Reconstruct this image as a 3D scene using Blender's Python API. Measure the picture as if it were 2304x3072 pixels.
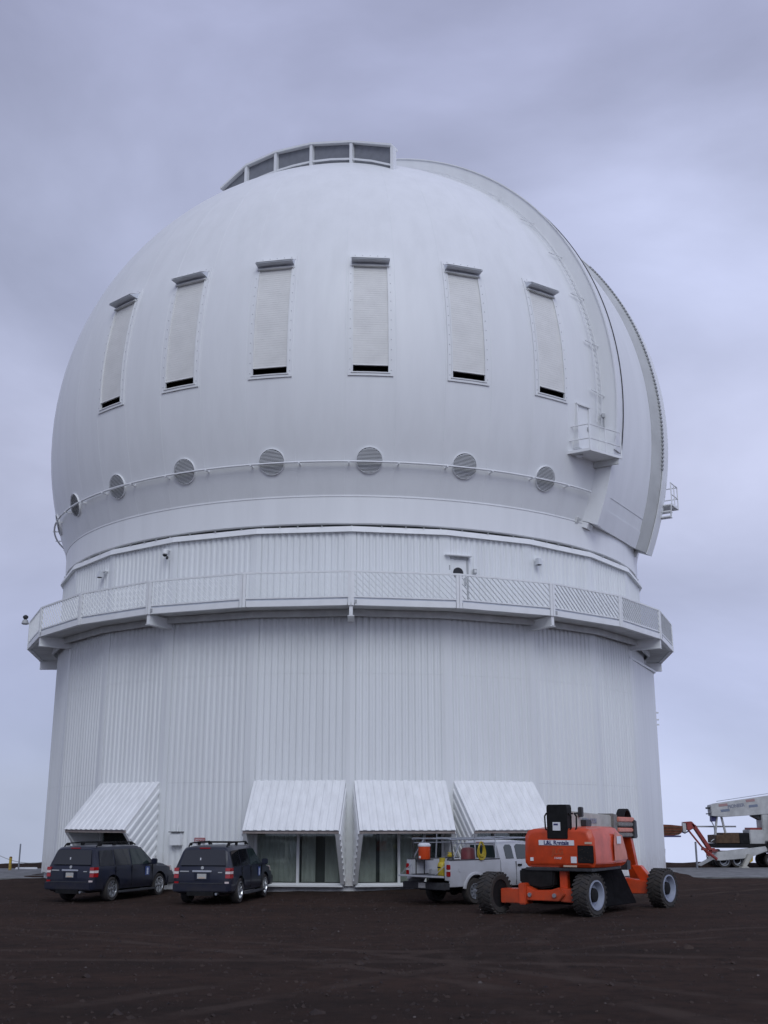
import bpy, bmesh, math, random
from mathutils import Vector, Matrix
R_ = math.radians
random.seed(7)
for o in list(bpy.data.objects): bpy.data.objects.remove(o)
sc = bpy.context.scene
C = sc.collection

# ------------------------------------------------------------------ camera, sky, sun, exposure
CAM_D, EYE = 59.133, 2.75
cd = bpy.data.cameras.new('camera'); cam = bpy.data.objects.new('camera', cd); C.objects.link(cam)
cam.location = (0, -CAM_D, EYE); cam.rotation_euler = (R_(90+15.394), 0, R_(-1.606))
cd.sensor_fit = 'HORIZONTAL'; cd.sensor_width = 36; cd.lens = 52.174; cd.clip_end = 6000
sc.camera = cam
SUN_EL, SUN_AZ = 39, 6          # elevation; degrees to the right of straight behind the camera
w = bpy.data.worlds.new('World'); sc.world = w; w.use_nodes = True
nt = w.node_tree; nt.nodes.clear()
def wn(t, **k):
    n = nt.nodes.new(t)
    for a, b in k.items(): setattr(n, a, b)
    return n
out = wn('ShaderNodeOutputWorld'); tc = wn('ShaderNodeTexCoord')
sep = wn('ShaderNodeSeparateXYZ'); nt.links.new(tc.outputs['Generated'], sep.inputs[0])
mx = wn('ShaderNodeMath', operation='MAXIMUM'); mx.inputs[1].default_value = 0.03; nt.links.new(sep.outputs[2], mx.inputs[0])
cmb = wn('ShaderNodeCombineXYZ')
nt.links.new(sep.outputs[0], cmb.inputs[0]); nt.links.new(sep.outputs[1], cmb.inputs[1]); nt.links.new(mx.outputs[0], cmb.inputs[2])
sky = wn('ShaderNodeTexSky', sky_type='NISHITA', sun_disc=False)
sky.sun_elevation = R_(SUN_EL); sky.sun_rotation = R_(180-SUN_AZ); sky.altitude = 4200; sky.air_density = 1.0; sky.dust_density = 2.0
nt.links.new(cmb.outputs[0], sky.inputs[0])
bg1 = wn('ShaderNodeBackground'); bg1.inputs[1].default_value = 0.10; nt.links.new(sky.outputs[0], bg1.inputs[0])
# cloud layer: pale towards the horizon, lavender grey higher up, soft patches
ramp = wn('ShaderNodeValToRGB'); nt.links.new(sep.outputs[2], ramp.inputs[0])
cr = ramp.color_ramp; cr.interpolation = 'EASE'
cr.elements[0].position = 0.0; cr.elements[0].color = (0.475, 0.510, 0.715, 1)
cr.elements[1].position = 1.0; cr.elements[1].color = (0.42, 0.44, 0.61, 1)
for ps, col in ((0.09, (0.48, 0.513, 0.72, 1)), (0.28, (0.525, 0.555, 0.735, 1)), (0.46, (0.495, 0.535, 0.735, 1)), (0.64, (0.425, 0.455, 0.655, 1)), (0.8, (0.42, 0.44, 0.63, 1))):
    e = cr.elements.new(ps); e.color = col
mp = wn('ShaderNodeMapping'); mp.inputs['Scale'].default_value = (1.0, 1.0, 1.9); mp.inputs['Location'].default_value = (3.577, 1.296, -0.065)
mp.inputs['Rotation'].default_value = (0.0, 0.566, 0.0)
nt.links.new(tc.outputs['Generated'], mp.inputs[0])
nz = wn('ShaderNodeTexNoise'); nz.inputs['Scale'].default_value = 2.2; nz.inputs['Detail'].default_value = 7; nz.inputs['Roughness'].default_value = 0.50; nz.inputs['Distortion'].default_value = 0.35
nt.links.new(mp.outputs[0], nz.inputs['Vector'])
mul = wn('ShaderNodeMix', data_type='RGBA', blend_type='MULTIPLY'); mul.inputs[0].default_value = 1
m1 = wn('ShaderNodeMath', operation='MULTIPLY_ADD'); m1.inputs[1].default_value = 1.5; m1.inputs[2].default_value = -0.72; nt.links.new(nz.outputs[0], m1.inputs[0])
m2 = wn('ShaderNodeMath', operation='MULTIPLY_ADD'); m2.inputs[1].default_value = 0.28; nt.links.new(sep.outputs[0], m2.inputs[0]); nt.links.new(m1.outputs[0], m2.inputs[2])
mm = wn('ShaderNodeMath', operation='EXPONENT'); nt.links.new(m2.outputs[0], mm.inputs[0])
nt.links.new(ramp.outputs[0], mul.inputs[6]); nt.links.new(mm.outputs[0], mul.inputs[7])
bg2 = wn('ShaderNodeBackground'); bg2.inputs[1].default_value = 1.0; nt.links.new(mul.outputs[2], bg2.inputs[0])
mixs = wn('ShaderNodeMixShader'); mixs.inputs[0].default_value = 0.88
nt.links.new(bg1.outputs[0], mixs.inputs[1]); nt.links.new(bg2.outputs[0], mixs.inputs[2]); nt.links.new(mixs.outputs[0], out.inputs[0])
sl = bpy.data.lights.new('sun', 'SUN'); sl.energy = 1.02; sl.angle = R_(35); sl.color = (0.93, 0.985, 1.0)
so = bpy.data.objects.new('sun', sl); C.objects.link(so)
sd = Vector((math.sin(R_(SUN_AZ))*math.cos(R_(SUN_EL)), -math.cos(R_(SUN_AZ))*math.cos(R_(SUN_EL)), math.sin(R_(SUN_EL))))
so.rotation_euler = sd.to_track_quat('Z', 'Y').to_euler()
vs = sc.view_settings; vs.view_transform = 'Standard'; vs.look = 'None'; vs.exposure = 0.0; vs.gamma = 1.0; vs.use_curve_mapping = False

# ------------------------------------------------------------------ materials
def mat(name, col, rough=0.5, metal=0.0, noise=0.0, nscale=3.0, bump=0.0, bscale=40.0, coat=0.0, streak=0.0, dirt=None, spec=0.5, world=False, stretch=None, base=None):
    m = bpy.data.materials.new(name); m.use_nodes = True; t = m.node_tree; b = t.nodes['Principled BSDF']
    b.inputs['Base Color'].default_value = (*col, 1); b.inputs['Roughness'].default_value = rough; b.inputs['Metallic'].default_value = metal
    b.inputs['Specular IOR Level'].default_value = spec
    if coat: b.inputs['Coat Weight'].default_value = coat; b.inputs['Coat Roughness'].default_value = 0.06
    tcn = t.nodes.new('ShaderNodeTexCoord'); src = tcn.outputs['Object']
    if world: src = t.nodes.new('ShaderNodeNewGeometry').outputs['Position']
    if noise or dirt:
        mpn = t.nodes.new('ShaderNodeMapping'); t.links.new(src, mpn.inputs[0])
        if stretch: mpn.inputs['Scale'].default_value = stretch
        n = t.nodes.new('ShaderNodeTexNoise'); n.inputs['Scale'].default_value = nscale; n.inputs['Detail'].default_value = 6; n.inputs['Roughness'].default_value = 0.6
        t.links.new(mpn.outputs[0], n.inputs['Vector'])
        mix = t.nodes.new('ShaderNodeMix'); mix.data_type = 'RGBA'
        d = dirt or tuple(c*(1-noise) for c in col)
        mix.inputs[6].default_value = (*d, 1); mix.inputs[7].default_value = (*[min(1, c*(1+noise*0.5)) for c in col], 1)
        rp = t.nodes.new('ShaderNodeMapRange'); rp.inputs[1].default_value = 0.32; rp.inputs[2].default_value = 0.62; t.links.new(n.outputs[0], rp.inputs[0])
        t.links.new(rp.outputs[0], mix.inputs[0]); fin = mix
        if base:                                   # dust and splash marks low down: (z at full dirt, z where it ends, colour, strength)
            sx = t.nodes.new('ShaderNodeSeparateXYZ'); t.links.new(src, sx.inputs[0])
            zr = t.nodes.new('ShaderNodeMapRange'); zr.inputs[1].default_value = base[0]; zr.inputs[2].default_value = base[1]; zr.inputs[3].default_value = base[3]; zr.inputs[4].default_value = 0; t.links.new(sx.outputs[2], zr.inputs[0])
            n3 = t.nodes.new('ShaderNodeTexNoise'); n3.inputs['Scale'].default_value = 2.6; n3.inputs['Detail'].default_value = 7; n3.inputs['Roughness'].default_value = .7; t.links.new(src, n3.inputs['Vector'])
            n4 = t.nodes.new('ShaderNodeMapRange'); n4.inputs[1].default_value = .35; n4.inputs[2].default_value = .65; t.links.new(n3.outputs[0], n4.inputs[0])
            pr = t.nodes.new('ShaderNodeMath'); pr.operation = 'MULTIPLY'; t.links.new(zr.outputs[0], pr.inputs[0]); t.links.new(n4.outputs[0], pr.inputs[1])
            fin = t.nodes.new('ShaderNodeMix'); fin.data_type = 'RGBA'; t.links.new(pr.outputs[0], fin.inputs[0]); t.links.new(mix.outputs[2], fin.inputs[6]); fin.inputs[7].default_value = (*base[2], 1)
        t.links.new(fin.outputs[2], b.inputs['Base Color'])
        rr = t.nodes.new('ShaderNodeMapRange'); rr.inputs[3].default_value = min(1, rough*1.25); rr.inputs[4].default_value = rough*0.85
        t.links.new(n.outputs[0], rr.inputs[0]); t.links.new(rr.outputs[0], b.inputs['Roughness'])
    if bump:
        n2 = t.nodes.new('ShaderNodeTexNoise'); n2.inputs['Scale'].default_value = bscale; n2.inputs['Detail'].default_value = 4
        t.links.new(src, n2.inputs['Vector'])
        bp = t.nodes.new('ShaderNodeBump'); bp.inputs['Strength'].default_value = bump; bp.inputs['Distance'].default_value = 0.02
        t.links.new(n2.outputs[0], bp.inputs['Height']); t.links.new(bp.outputs[0], b.inputs['Normal'])
    return m
def glassy(name, tint, clear=0.5, rough=0.02):
    m = bpy.data.materials.new(name); m.use_nodes = True; t = m.node_tree; t.nodes.clear()
    o = t.nodes.new('ShaderNodeOutputMaterial'); tr = t.nodes.new('ShaderNodeBsdfTransparent'); tr.inputs[0].default_value = (*[c*clear for c in tint], 1)
    gl = t.nodes.new('ShaderNodeBsdfGlossy'); gl.inputs['Roughness'].default_value = rough; gl.inputs[0].default_value = (0.9, 0.95, 0.95, 1)
    fr = t.nodes.new('ShaderNodeFresnel'); fr.inputs[0].default_value = 1.52
    mx_ = t.nodes.new('ShaderNodeMixShader'); t.links.new(fr.outputs[0], mx_.inputs[0]); t.links.new(tr.outputs[0], mx_.inputs[1]); t.links.new(gl.outputs[0], mx_.inputs[2])
    t.links.new(mx_.outputs[0], o.inputs[0]); return m
MT = {}
MT['wall'] = mat('wall_paint', (0.755, 0.772, 0.775), 0.5, noise=0.05, nscale=0.9, stretch=(3.0, 3.0, 0.14), world=True, base=(0.2, 1.5, (0.34, 0.27, 0.23), 0.55))
MT['dome'] = mat('dome_paint', (0.79, 0.80, 0.808), 0.42, noise=0.04, nscale=0.7, stretch=(2.0, 2.0, 0.22), world=True)
MT['white'] = mat('white_metal', (0.78, 0.79, 0.79), 0.45, noise=0.05, nscale=2.0)
MT['hoodsheet'] = mat('hood_sheet', (0.79, 0.80, 0.80), 0.45, noise=0.09, nscale=1.6, stretch=(3, 1, .6), world=True)
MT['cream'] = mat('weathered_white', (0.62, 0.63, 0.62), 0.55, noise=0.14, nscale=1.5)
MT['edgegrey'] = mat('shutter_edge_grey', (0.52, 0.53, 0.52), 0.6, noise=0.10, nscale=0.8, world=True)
MT['shutter'] = mat('shutter_white', (0.74, 0.735, 0.71), 0.55, noise=0.05, nscale=2.0)
MT['crowngrey'] = mat('crown_panel_grey', (0.20, 0.21, 0.235), 0.6, noise=0.1)
MT['greypaint'] = mat('grey_paint', (0.40, 0.41, 0.42), 0.5, noise=0.12, nscale=1.2)
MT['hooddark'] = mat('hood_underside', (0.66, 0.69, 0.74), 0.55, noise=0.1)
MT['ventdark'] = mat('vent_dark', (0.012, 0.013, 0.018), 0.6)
MT['blade'] = mat('vent_blade', (0.74, 0.75, 0.76), 0.5)
MT['trimbrown'] = mat('hood_trim', (0.30, 0.255, 0.235), 0.6, noise=0.2, nscale=4)
MT['concrete'] = mat('concrete', (0.17, 0.172, 0.172), 0.9, noise=0.35, nscale=1.5, bump=0.4, bscale=12)
MT['plinth'] = mat('plinth_concrete', (0.52, 0.53, 0.54), 0.85, noise=0.35, nscale=2.5, bump=0.3, bscale=12)
MT['rubber'] = mat('rubber', (0.022, 0.021, 0.021), 0.85, noise=0.45, nscale=7, bump=0.3, bscale=30, dirt=(0.05, 0.042, 0.036))
MT['black'] = mat('black_paint', (0.010, 0.010, 0.011), 0.75, spec=0.25, noise=0.3, nscale=5)
MT['darkmetal'] = mat('dark_metal', (0.045, 0.046, 0.05), 0.5, metal=0.3, noise=0.3, nscale=6)
MT['steel'] = mat('galvanised_steel', (0.36, 0.38, 0.41), 0.4, metal=0.7, noise=0.2, nscale=6)
MT['chrome'] = mat('chrome', (0.8, 0.82, 0.84), 0.38, metal=1.0)
MT['alloy'] = mat('alloy_wheel', (0.55, 0.56, 0.58), 0.25, metal=0.85, noise=0.2, nscale=8)
MT['navy'] = mat('navy_car_paint', (0.006, 0.009, 0.024), 0.42, coat=0.25, noise=0.35, nscale=2.2, spec=0.4, dirt=(0.010, 0.012, 0.024), base=(0.35, 0.90, (0.055, 0.047, 0.043), 0.5))
MT['carglass'] = mat('tinted_glass', (0.010, 0.011, 0.014), 0.05, spec=0.8)
MT['carglass2'] = mat('light_tinted_glass', (0.02, 0.032, 0.032), 0.05, spec=0.6)
MT['rimblue'] = mat('lift_rim', (0.30, 0.33, 0.41), 0.42, noise=0.15, nscale=3)
MT['tarp'] = mat('black_tarp', (0.006, 0.006, 0.007), 1.0, spec=0.08, noise=0.4, nscale=3, bump=1.0, bscale=4)
MT['plastic'] = mat('grey_plastic', (0.05, 0.052, 0.06), 0.55, noise=0.2)
MT['red'] = mat('red_lens', (0.32, 0.008, 0.010), 0.2, coat=0.5)
MT['clearlens'] = mat('clear_lens', (0.65, 0.55, 0.53), 0.2, coat=0.5)
MT['plate'] = mat('licence_plate', (0.45, 0.45, 0.43), 0.5, noise=0.15, nscale=30)
MT['decal'] = mat('decal_white', (0.62, 0.65, 0.72), 0.5)
MT['decalblue'] = mat('decal_blue', (0.06, 0.10, 0.28), 0.5)
MT['truckwhite'] = mat('truck_white', (0.46, 0.475, 0.505), 0.35, coat=0.3, noise=0.08, nscale=1.5, base=(0.45, 1.15, (0.22, 0.19, 0.17), 0.55))
MT['orange'] = mat('lift_orange', (0.57, 0.056, 0.008), 0.42, coat=0.2, noise=0.22, nscale=2.2, base=(0.3, 1.1, (0.22, 0.07, 0.035), 0.6))
MT['orangepale'] = mat('pale_orange', (0.66, 0.24, 0.17), 0.5, noise=0.15, nscale=3)  # hose carrier tone; on the side door it paints in reflected light
MT['redpaint'] = mat('red_lift_paint', (0.25, 0.035, 0.028), 0.5, noise=0.25, nscale=3)
MT['boom'] = mat('boom_cream', (0.42, 0.41, 0.37), 0.5, noise=0.16, nscale=3)
MT['hosegrey'] = mat('hose_grey', (0.20, 0.19, 0.175), 0.6, noise=0.3, nscale=8)
MT['sticker'] = mat('sticker_white', (0.72, 0.73, 0.76), 0.5)
MT['stickertan'] = mat('sticker_tan', (0.55, 0.40, 0.30), 0.6)
MT['textblue'] = mat('lettering_navy', (0.03, 0.03, 0.12), 0.5)
MT['textorange'] = mat('lettering_dark_orange', (0.42, 0.06, 0.012), 0.5)
MT['textgrey'] = mat('lettering_grey', (0.22, 0.23, 0.28), 0.5)
MT['yellow'] = mat('yellow_paint', (0.42, 0.32, 0.02), 0.45, noise=0.2, nscale=5)
MT['bollard'] = mat('worn_yellow', (0.50, 0.36, 0.03), 0.6, noise=0.4, nscale=9, dirt=(0.22, 0.13, 0.08))
MT['coolerorange'] = mat('cooler_orange', (0.60, 0.065, 0.012), 0.4)
MT['redcan'] = mat('can_red', (0.14, 0.022, 0.026), 0.5, noise=0.3)
MT['brown'] = mat('brown_board', (0.085, 0.048, 0.024), 0.7, noise=0.35, nscale=4)
MT['cranewhite'] = mat('crane_white', (0.46, 0.465, 0.46), 0.5, noise=0.2, nscale=2)
MT['rust'] = mat('rusty_brown', (0.15, 0.045, 0.02), 0.75, noise=0.4, nscale=5)
MT['curtain'] = mat('curtain_grey', (0.58, 0.58, 0.55), 0.85, noise=0.12, nscale=2)
MT['room'] = mat('room_dark', (0.12, 0.13, 0.13), 0.9)
MT['pane'] = glassy('window_glass', (0.92, 0.95, 0.93), 0.95)
MT['fadedred'] = mat('faded_red_stripe', (0.36, 0.22, 0.22), 0.6)
MT['fadedblue'] = mat('faded_blue_stripe', (0.17, 0.20, 0.27), 0.6)
MT['signred'] = mat('sign_red', (0.30, 0.045, 0.05), 0.5)
MT['bolt'] = mat('bolt_grey', (0.50, 0.51, 0.53), 0.5)
MT['lampglass'] = mat('lamp_housing', (0.60, 0.62, 0.64), 0.4)

# cinder ground
def ground_mat():
    m = bpy.data.materials.new('cinder_ground'); m.use_nodes = True; t = m.node_tree; b = t.nodes['Principled BSDF']
    b.inputs['Roughness'].default_value = 1.0; b.inputs['Specular IOR Level'].default_value = 0.04
    tcn = t.nodes.new('ShaderNodeTexCoord')
    def noise(s, d=6, r=.6, st=None):
        mpn = t.nodes.new('ShaderNodeMapping'); t.links.new(tcn.outputs['Object'], mpn.inputs[0])
        if st: mpn.inputs['Scale'].default_value = st
        n = t.nodes.new('ShaderNodeTexNoise'); n.inputs['Scale'].default_value = s; n.inputs['Detail'].default_value = d; n.inputs['Roughness'].default_value = r
        t.links.new(mpn.outputs[0], n.inputs['Vector']); return n
    big = noise(0.22, 5, .6, (0.6, 1.5, 1)); mid = noise(2.2, 8, .72); fine = noise(38, 6, .8)
    def mixc(f, a, bb, lo, hi):
        rp = t.nodes.new('ShaderNodeMapRange'); rp.inputs[1].default_value = lo; rp.inputs[2].default_value = hi; t.links.new(f.outputs[0], rp.inputs[0])
        x = t.nodes.new('ShaderNodeMix'); x.data_type = 'RGBA'; t.links.new(rp.outputs[0], x.inputs[0])
        for i, c in ((6, a), (7, bb)):
            if isinstance(c, tuple): x.inputs[i].default_value = (*c, 1)
            else: t.links.new(c.outputs[2], x.inputs[i])
        return x
    c1 = mixc(big, (0.046, 0.0325, 0.0275), (0.070, 0.0445, 0.0355), .35, .65)
    c2 = mixc(mid, (0.033, 0.0255, 0.0225), c1, .30, .55)
    c3 = mixc(fine, c2, (0.082, 0.060, 0.050), .60, .86)
    # compacted wheel tracks curving across the yard
    brk = noise(0.55, 4, .6)
    last = c3
    for (cx_, cy_, r0, wd, st) in ((-30, -62, 38.0, .22, .55), (-30, -62, 39.7, .22, .5), (26, -58, 31.0, .22, .5), (26, -58, 32.7, .22, .45), (-9, -95, 58.0, .25, .5), (-9, -95, 59.7, .25, .5), (40, -40, 36.5, .2, .4), (40, -40, 38.2, .2, .4)):
        vd = t.nodes.new('ShaderNodeVectorMath'); vd.operation = 'DISTANCE'; vd.inputs[1].default_value = (cx_, cy_, 0); fl_ = t.nodes.new('ShaderNodeMapping'); fl_.inputs['Scale'].default_value = (1, 1, 0); t.links.new(tcn.outputs['Object'], fl_.inputs[0]); t.links.new(fl_.outputs[0], vd.inputs[0])
        cp_ = t.nodes.new('ShaderNodeMath'); cp_.operation = 'SUBTRACT'; cp_.inputs[1].default_value = r0; t.links.new(vd.outputs['Value'], cp_.inputs[0])
        ab = t.nodes.new('ShaderNodeMath'); ab.operation = 'ABSOLUTE'; t.links.new(cp_.outputs[0], ab.inputs[0])
        ed = t.nodes.new('ShaderNodeMapRange'); ed.interpolation_type = 'SMOOTHSTEP'; ed.inputs[1].default_value = wd*.4; ed.inputs[2].default_value = wd*1.3; ed.inputs[3].default_value = min(1, st*1.5); ed.inputs[4].default_value = 0; t.links.new(ab.outputs[0], ed.inputs[0])
        bk_ = t.nodes.new('ShaderNodeMapRange'); bk_.inputs[1].default_value = .38; bk_.inputs[2].default_value = .6; t.links.new(brk.outputs[0], bk_.inputs[0])
        pr = t.nodes.new('ShaderNodeMath'); pr.operation = 'MULTIPLY'; t.links.new(ed.outputs[0], pr.inputs[0]); t.links.new(bk_.outputs[0], pr.inputs[1])
        x = t.nodes.new('ShaderNodeMix'); x.data_type = 'RGBA'; t.links.new(pr.outputs[0], x.inputs[0]); t.links.new(last.outputs[2], x.inputs[6]); x.inputs[7].default_value = (0.085, 0.062, 0.052, 1); last = x
    t.links.new(last.outputs[2], b.inputs['Base Color'])
    ad = t.nodes.new('ShaderNodeMath'); ad.operation = 'ADD'; t.links.new(fine.outputs[0], ad.inputs[0]); t.links.new(mid.outputs[0], ad.inputs[1])
    bp = t.nodes.new('ShaderNodeBump'); bp.inputs['Strength'].default_value = 0.9; bp.inputs['Distance'].default_value = 0.06
    t.links.new(ad.outputs[0], bp.inputs['Height']); t.links.new(bp.outputs[0], b.inputs['Normal'])
    return m
MT['ground'] = ground_mat()
MT['stone'] = mat('cinder_stone', (0.044, 0.032, 0.027), 0.95, noise=0.5, nscale=3, spec=0.15, dirt=(0.028, 0.023, 0.024))
MT['stonepale'] = mat('pale_stone', (0.11, 0.095, 0.09), 0.95, noise=0.4, nscale=3, spec=0.15)

# ------------------------------------------------------------------ builders
class MB:
    def __init__(s): s.v = []; s.f = []
    def add(s, vs_, fs): 
        k = len(s.v); s.v += [tuple(p) for p in vs_]; s.f += [tuple(i+k for i in q) for q in fs]; return s
    def box(s, c, d, rot=None):
        hx, hy, hz = d[0]/2, d[1]/2, d[2]/2
        p = [Vector((x, y, z)) for x in (-hx, hx) for y in (-hy, hy) for z in (-hz, hz)]
        if rot is not None: p = [rot @ q for q in p]
        c = Vector(c)
        return s.add([q+c for q in p], [(0,1,3,2),(4,6,7,5),(0,4,5,1),(2,3,7,6),(0,2,6,4),(1,5,7,3)])
    def prism(s, base, off):
        n = len(base); off = Vector(off); b = [Vector(p) for p in base]
        return s.add(b+[p+off for p in b], [tuple(range(n))[::-1], tuple(range(n, 2*n))]+[(i, (i+1) % n, n+(i+1) % n, n+i) for i in range(n)])
    def hexa(s, bot, top):
        return s.add(list(bot)+list(top), [(3,2,1,0),(4,5,6,7)]+[(i,(i+1)%4,4+(i+1)%4,4+i) for i in range(4)])
    def tube(s, p0, p1, r, n=8, r1=None, caps=True):
        p0, p1 = Vector(p0), Vector(p1); d = (p1-p0).normalized(); a = d.orthogonal().normalized(); b = d.cross(a); r1 = r if r1 is None else r1
        k = [p0+(a*math.cos(2*math.pi*i/n)+b*math.sin(2*math.pi*i/n))*r for i in range(n)]+[p1+(a*math.cos(2*math.pi*i/n)+b*math.sin(2*math.pi*i/n))*r1 for i in range(n)]
        f = [(i, (i+1) % n, n+(i+1) % n, n+i) for i in range(n)]
        if caps: f += [tuple(range(n))[::-1], tuple(range(n, 2*n))]
        return s.add(k, f)
    def path(s, pts, r, n=6):
        for a, b in zip(pts, pts[1:]): s.tube(a, b, r, n)
        return s
    def lathe(s, c, axis, prof, n=24, close=False, cap0=True):
        c = Vector(c); d = Vector(axis).normalized(); a = d.orthogonal().normalized(); b = d.cross(a); m = len(prof); vs_ = []
        for r, h in prof:
            for i in range(n): vs_.append(c+d*h+(a*math.cos(2*math.pi*i/n)+b*math.sin(2*math.pi*i/n))*r)
        f = []
        for j in range(m-1):
            for i in range(n): f.append((j*n+i, j*n+(i+1) % n, (j+1)*n+(i+1) % n, (j+1)*n+i))
        if close:
            for i in range(n): f.append(((m-1)*n+i, (m-1)*n+(i+1) % n, (i+1) % n, i))
        else:
            f += ([tuple(range(n))[::-1]] if cap0 else [])+[tuple(range((m-1)*n, m*n))]
        return s.add(vs_, f)
    def grid(s, rows, close_u=False):
        m = len(rows); n = len(rows[0]); f = []
        for j in range(m-1):
            for i in range(n if close_u else n-1): f.append((j*n+i, j*n+(i+1) % n, (j+1)*n+(i+1) % n, (j+1)*n+i))
        return s.add([p for r in rows for p in r], f)
    def slab(s, rows_out, rows_in):          # closed shell between two grids of the same shape
        m = len(rows_out); n = len(rows_out[0]); k = m*n
        vs_ = [p for r in rows_out for p in r]+[p for r in rows_in for p in r]; f = []
        for j in range(m-1):
            for i in range(n-1):
                a = j*n+i; f.append((a, a+1, a+n+1, a+n)); f.append((k+a, k+a+n, k+a+n+1, k+a+1))
        for i in range(n-1): f += [(i, k+i, k+i+1, i+1), ((m-1)*n+i, (m-1)*n+i+1, k+(m-1)*n+i+1, k+(m-1)*n+i)]
        for j in range(m-1): f += [(j*n, (j+1)*n, k+(j+1)*n, k+j*n), (j*n+n-1, k+j*n+n-1, k+(j+1)*n+n-1, (j+1)*n+n-1)]
        return s.add(vs_, f)
    def mesh(s, name, material, smooth=None, bevel=0, segs=2, fix=True):
        me = bpy.data.meshes.new(name); me.from_pydata(s.v, [], s.f)
        if fix or bevel:
            bm = bmesh.new(); bm.from_mesh(me)
            if fix: bmesh.ops.recalc_face_normals(bm, faces=bm.faces)
            if bevel:
                es = [e for e in bm.edges if len(e.link_faces) == 2 and e.calc_face_angle(0) > 0.5]
                bmesh.ops.bevel(bm, geom=es, offset=bevel, segments=segs, affect='EDGES', clamp_overlap=True)
            bm.to_mesh(me); bm.free()
        if smooth is not None:
            me.polygons.foreach_set('use_smooth', [True]*len(me.polygons)); me.set_sharp_from_angle(angle=R_(smooth))
        me.materials.append(MT[material] if isinstance(material, str) else material); return me
    def obj(s, name, material, parent=None, smooth=None, bevel=0, segs=2, fix=True, loc=None, rz=None):
        return put(name, s.mesh(name, material, smooth, bevel, segs, fix), parent, loc, rz)
def put(name, me, parent=None, loc=None, rz=None):
    o = bpy.data.objects.new(name, me); C.objects.link(o)
    if parent: o.parent = parent
    if loc: o.location = loc
    if rz is not None: o.rotation_euler = (0, 0, rz)
    return o
def tag(o, label, cat, group=None):
    o['label'] = label; o['category'] = cat
    if group: o['group'] = group
    return o
def thing(name, label, cat, loc=(0, 0, 0), rz=0, group=None):
    o = bpy.data.objects.new(name, None); C.objects.link(o); o.location = loc; o.rotation_euler = (0, 0, rz); o.empty_display_size = .3
    return tag(o, label, cat, group)
def struct(o): o['kind'] = 'structure'; return o
def copy_tree(o, parent=None):
    c = o.copy(); C.objects.link(c)
    if parent: c.parent = parent
    for ch in list(o.children): copy_tree(ch, c)
    return c
def text(name, s, size, material, parent, mtx, align='CENTER', bold=0.0, depth=0.004):
    cu = bpy.data.curves.new(name, 'FONT'); cu.body = s; cu.size = size; cu.align_x = align; cu.align_y = 'CENTER'; cu.extrude = depth; cu.offset = bold
    t = bpy.data.objects.new(name, cu); C.objects.link(t); bpy.context.view_layer.update()
    me = bpy.data.meshes.new_from_object(t.evaluated_get(bpy.context.evaluated_depsgraph_get())); bpy.data.objects.remove(t)
    me.transform(mtx); me.materials.clear(); me.materials.append(MT[material])
    return put(name, me, parent)
def frame(origin, xa, ya):            # matrix whose x, y axes are the reading and up directions
    x = Vector(xa).normalized(); y = Vector(ya).normalized(); z = x.cross(y)
    return Matrix(((x.x, y.x, z.x, origin[0]), (x.y, y.y, z.y, origin[1]), (x.z, y.z, z.z, origin[2]), (0, 0, 0, 1)))

# ------------------------------------------------------------------ ground and road
from mathutils import noise as mnoise
def gz(x, y):
    z = 0.0
    if y < -25: z += 0.00047*(-25-y)**2+0.016*(-25-y) if y > -62 else 0.00047*37**2+0.016*37
    if y > 9.5: z -= 0.16*(y-9.5)
    z += (0.24+0.09*mnoise.noise((x*.8, 0, 9)))*math.exp(-((y-9.0)/1.0)**2)
    if abs(x) > 60: z -= 0.10*(abs(x)-60)
    if y < -75: z -= 0.06*(-75-y)
    if y < 12: z += 0.07*mnoise.noise((x*.13, y*.13, 0))*min(1, max(0, (math.hypot(x, y)-16)/4))
    rr_ = math.hypot(x, y)
    if rr_ < 17.4: z += min(1, (17.4-rr_)/1.9)*(0.08+0.13*min(1, max(0, (x+1.5)/6))+0.05*mnoise.noise((x*.9, y*.9, 21)))
    z += 0.022*mnoise.noise((x*.7, y*.7, 3.1))+0.014*mnoise.noise((x*1.9, y*1.9, 7.7))
    return z
def axis_vals(lo, hi, step, far):
    a = [lo+i*step for i in range(int((hi-lo)/step)+1)]; d = step; x = a[-1]; y = a[0]; up = []; dn = []
    while x < far: d *= 1.35; x += d; up.append(x)
    d = step
    while y > -far: d *= 1.35; y -= d; dn.append(y)
    return dn[::-1]+a+up
xs = axis_vals(-26, 30, .5, 2600); ys = axis_vals(-50, 14, .5, 2600)
struct(MB().grid([[(x, y, gz(x, y)) for x in xs] for y in ys]).obj('ground', 'ground', smooth=60, fix=False))
b = MB()
rx = [-46+2*i for i in range(48)]
def road_edge(x, k): return (-4.2 if k == 0 else 6.3)+0.35*mnoise.noise((x*.3, k*5, 0))
b.slab([[(x, road_edge(x, 0)*(1-t)+road_edge(x, 1)*t, 0.075) for x in rx] for t in (0, .25, .5, .75, 1)],
       [[(x, road_edge(x, 0)*(1-t)+road_edge(x, 1)*t, -0.2) for x in rx] for t in (0, .25, .5, .75, 1)])
struct(b.obj('road', 'concrete'))
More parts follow.
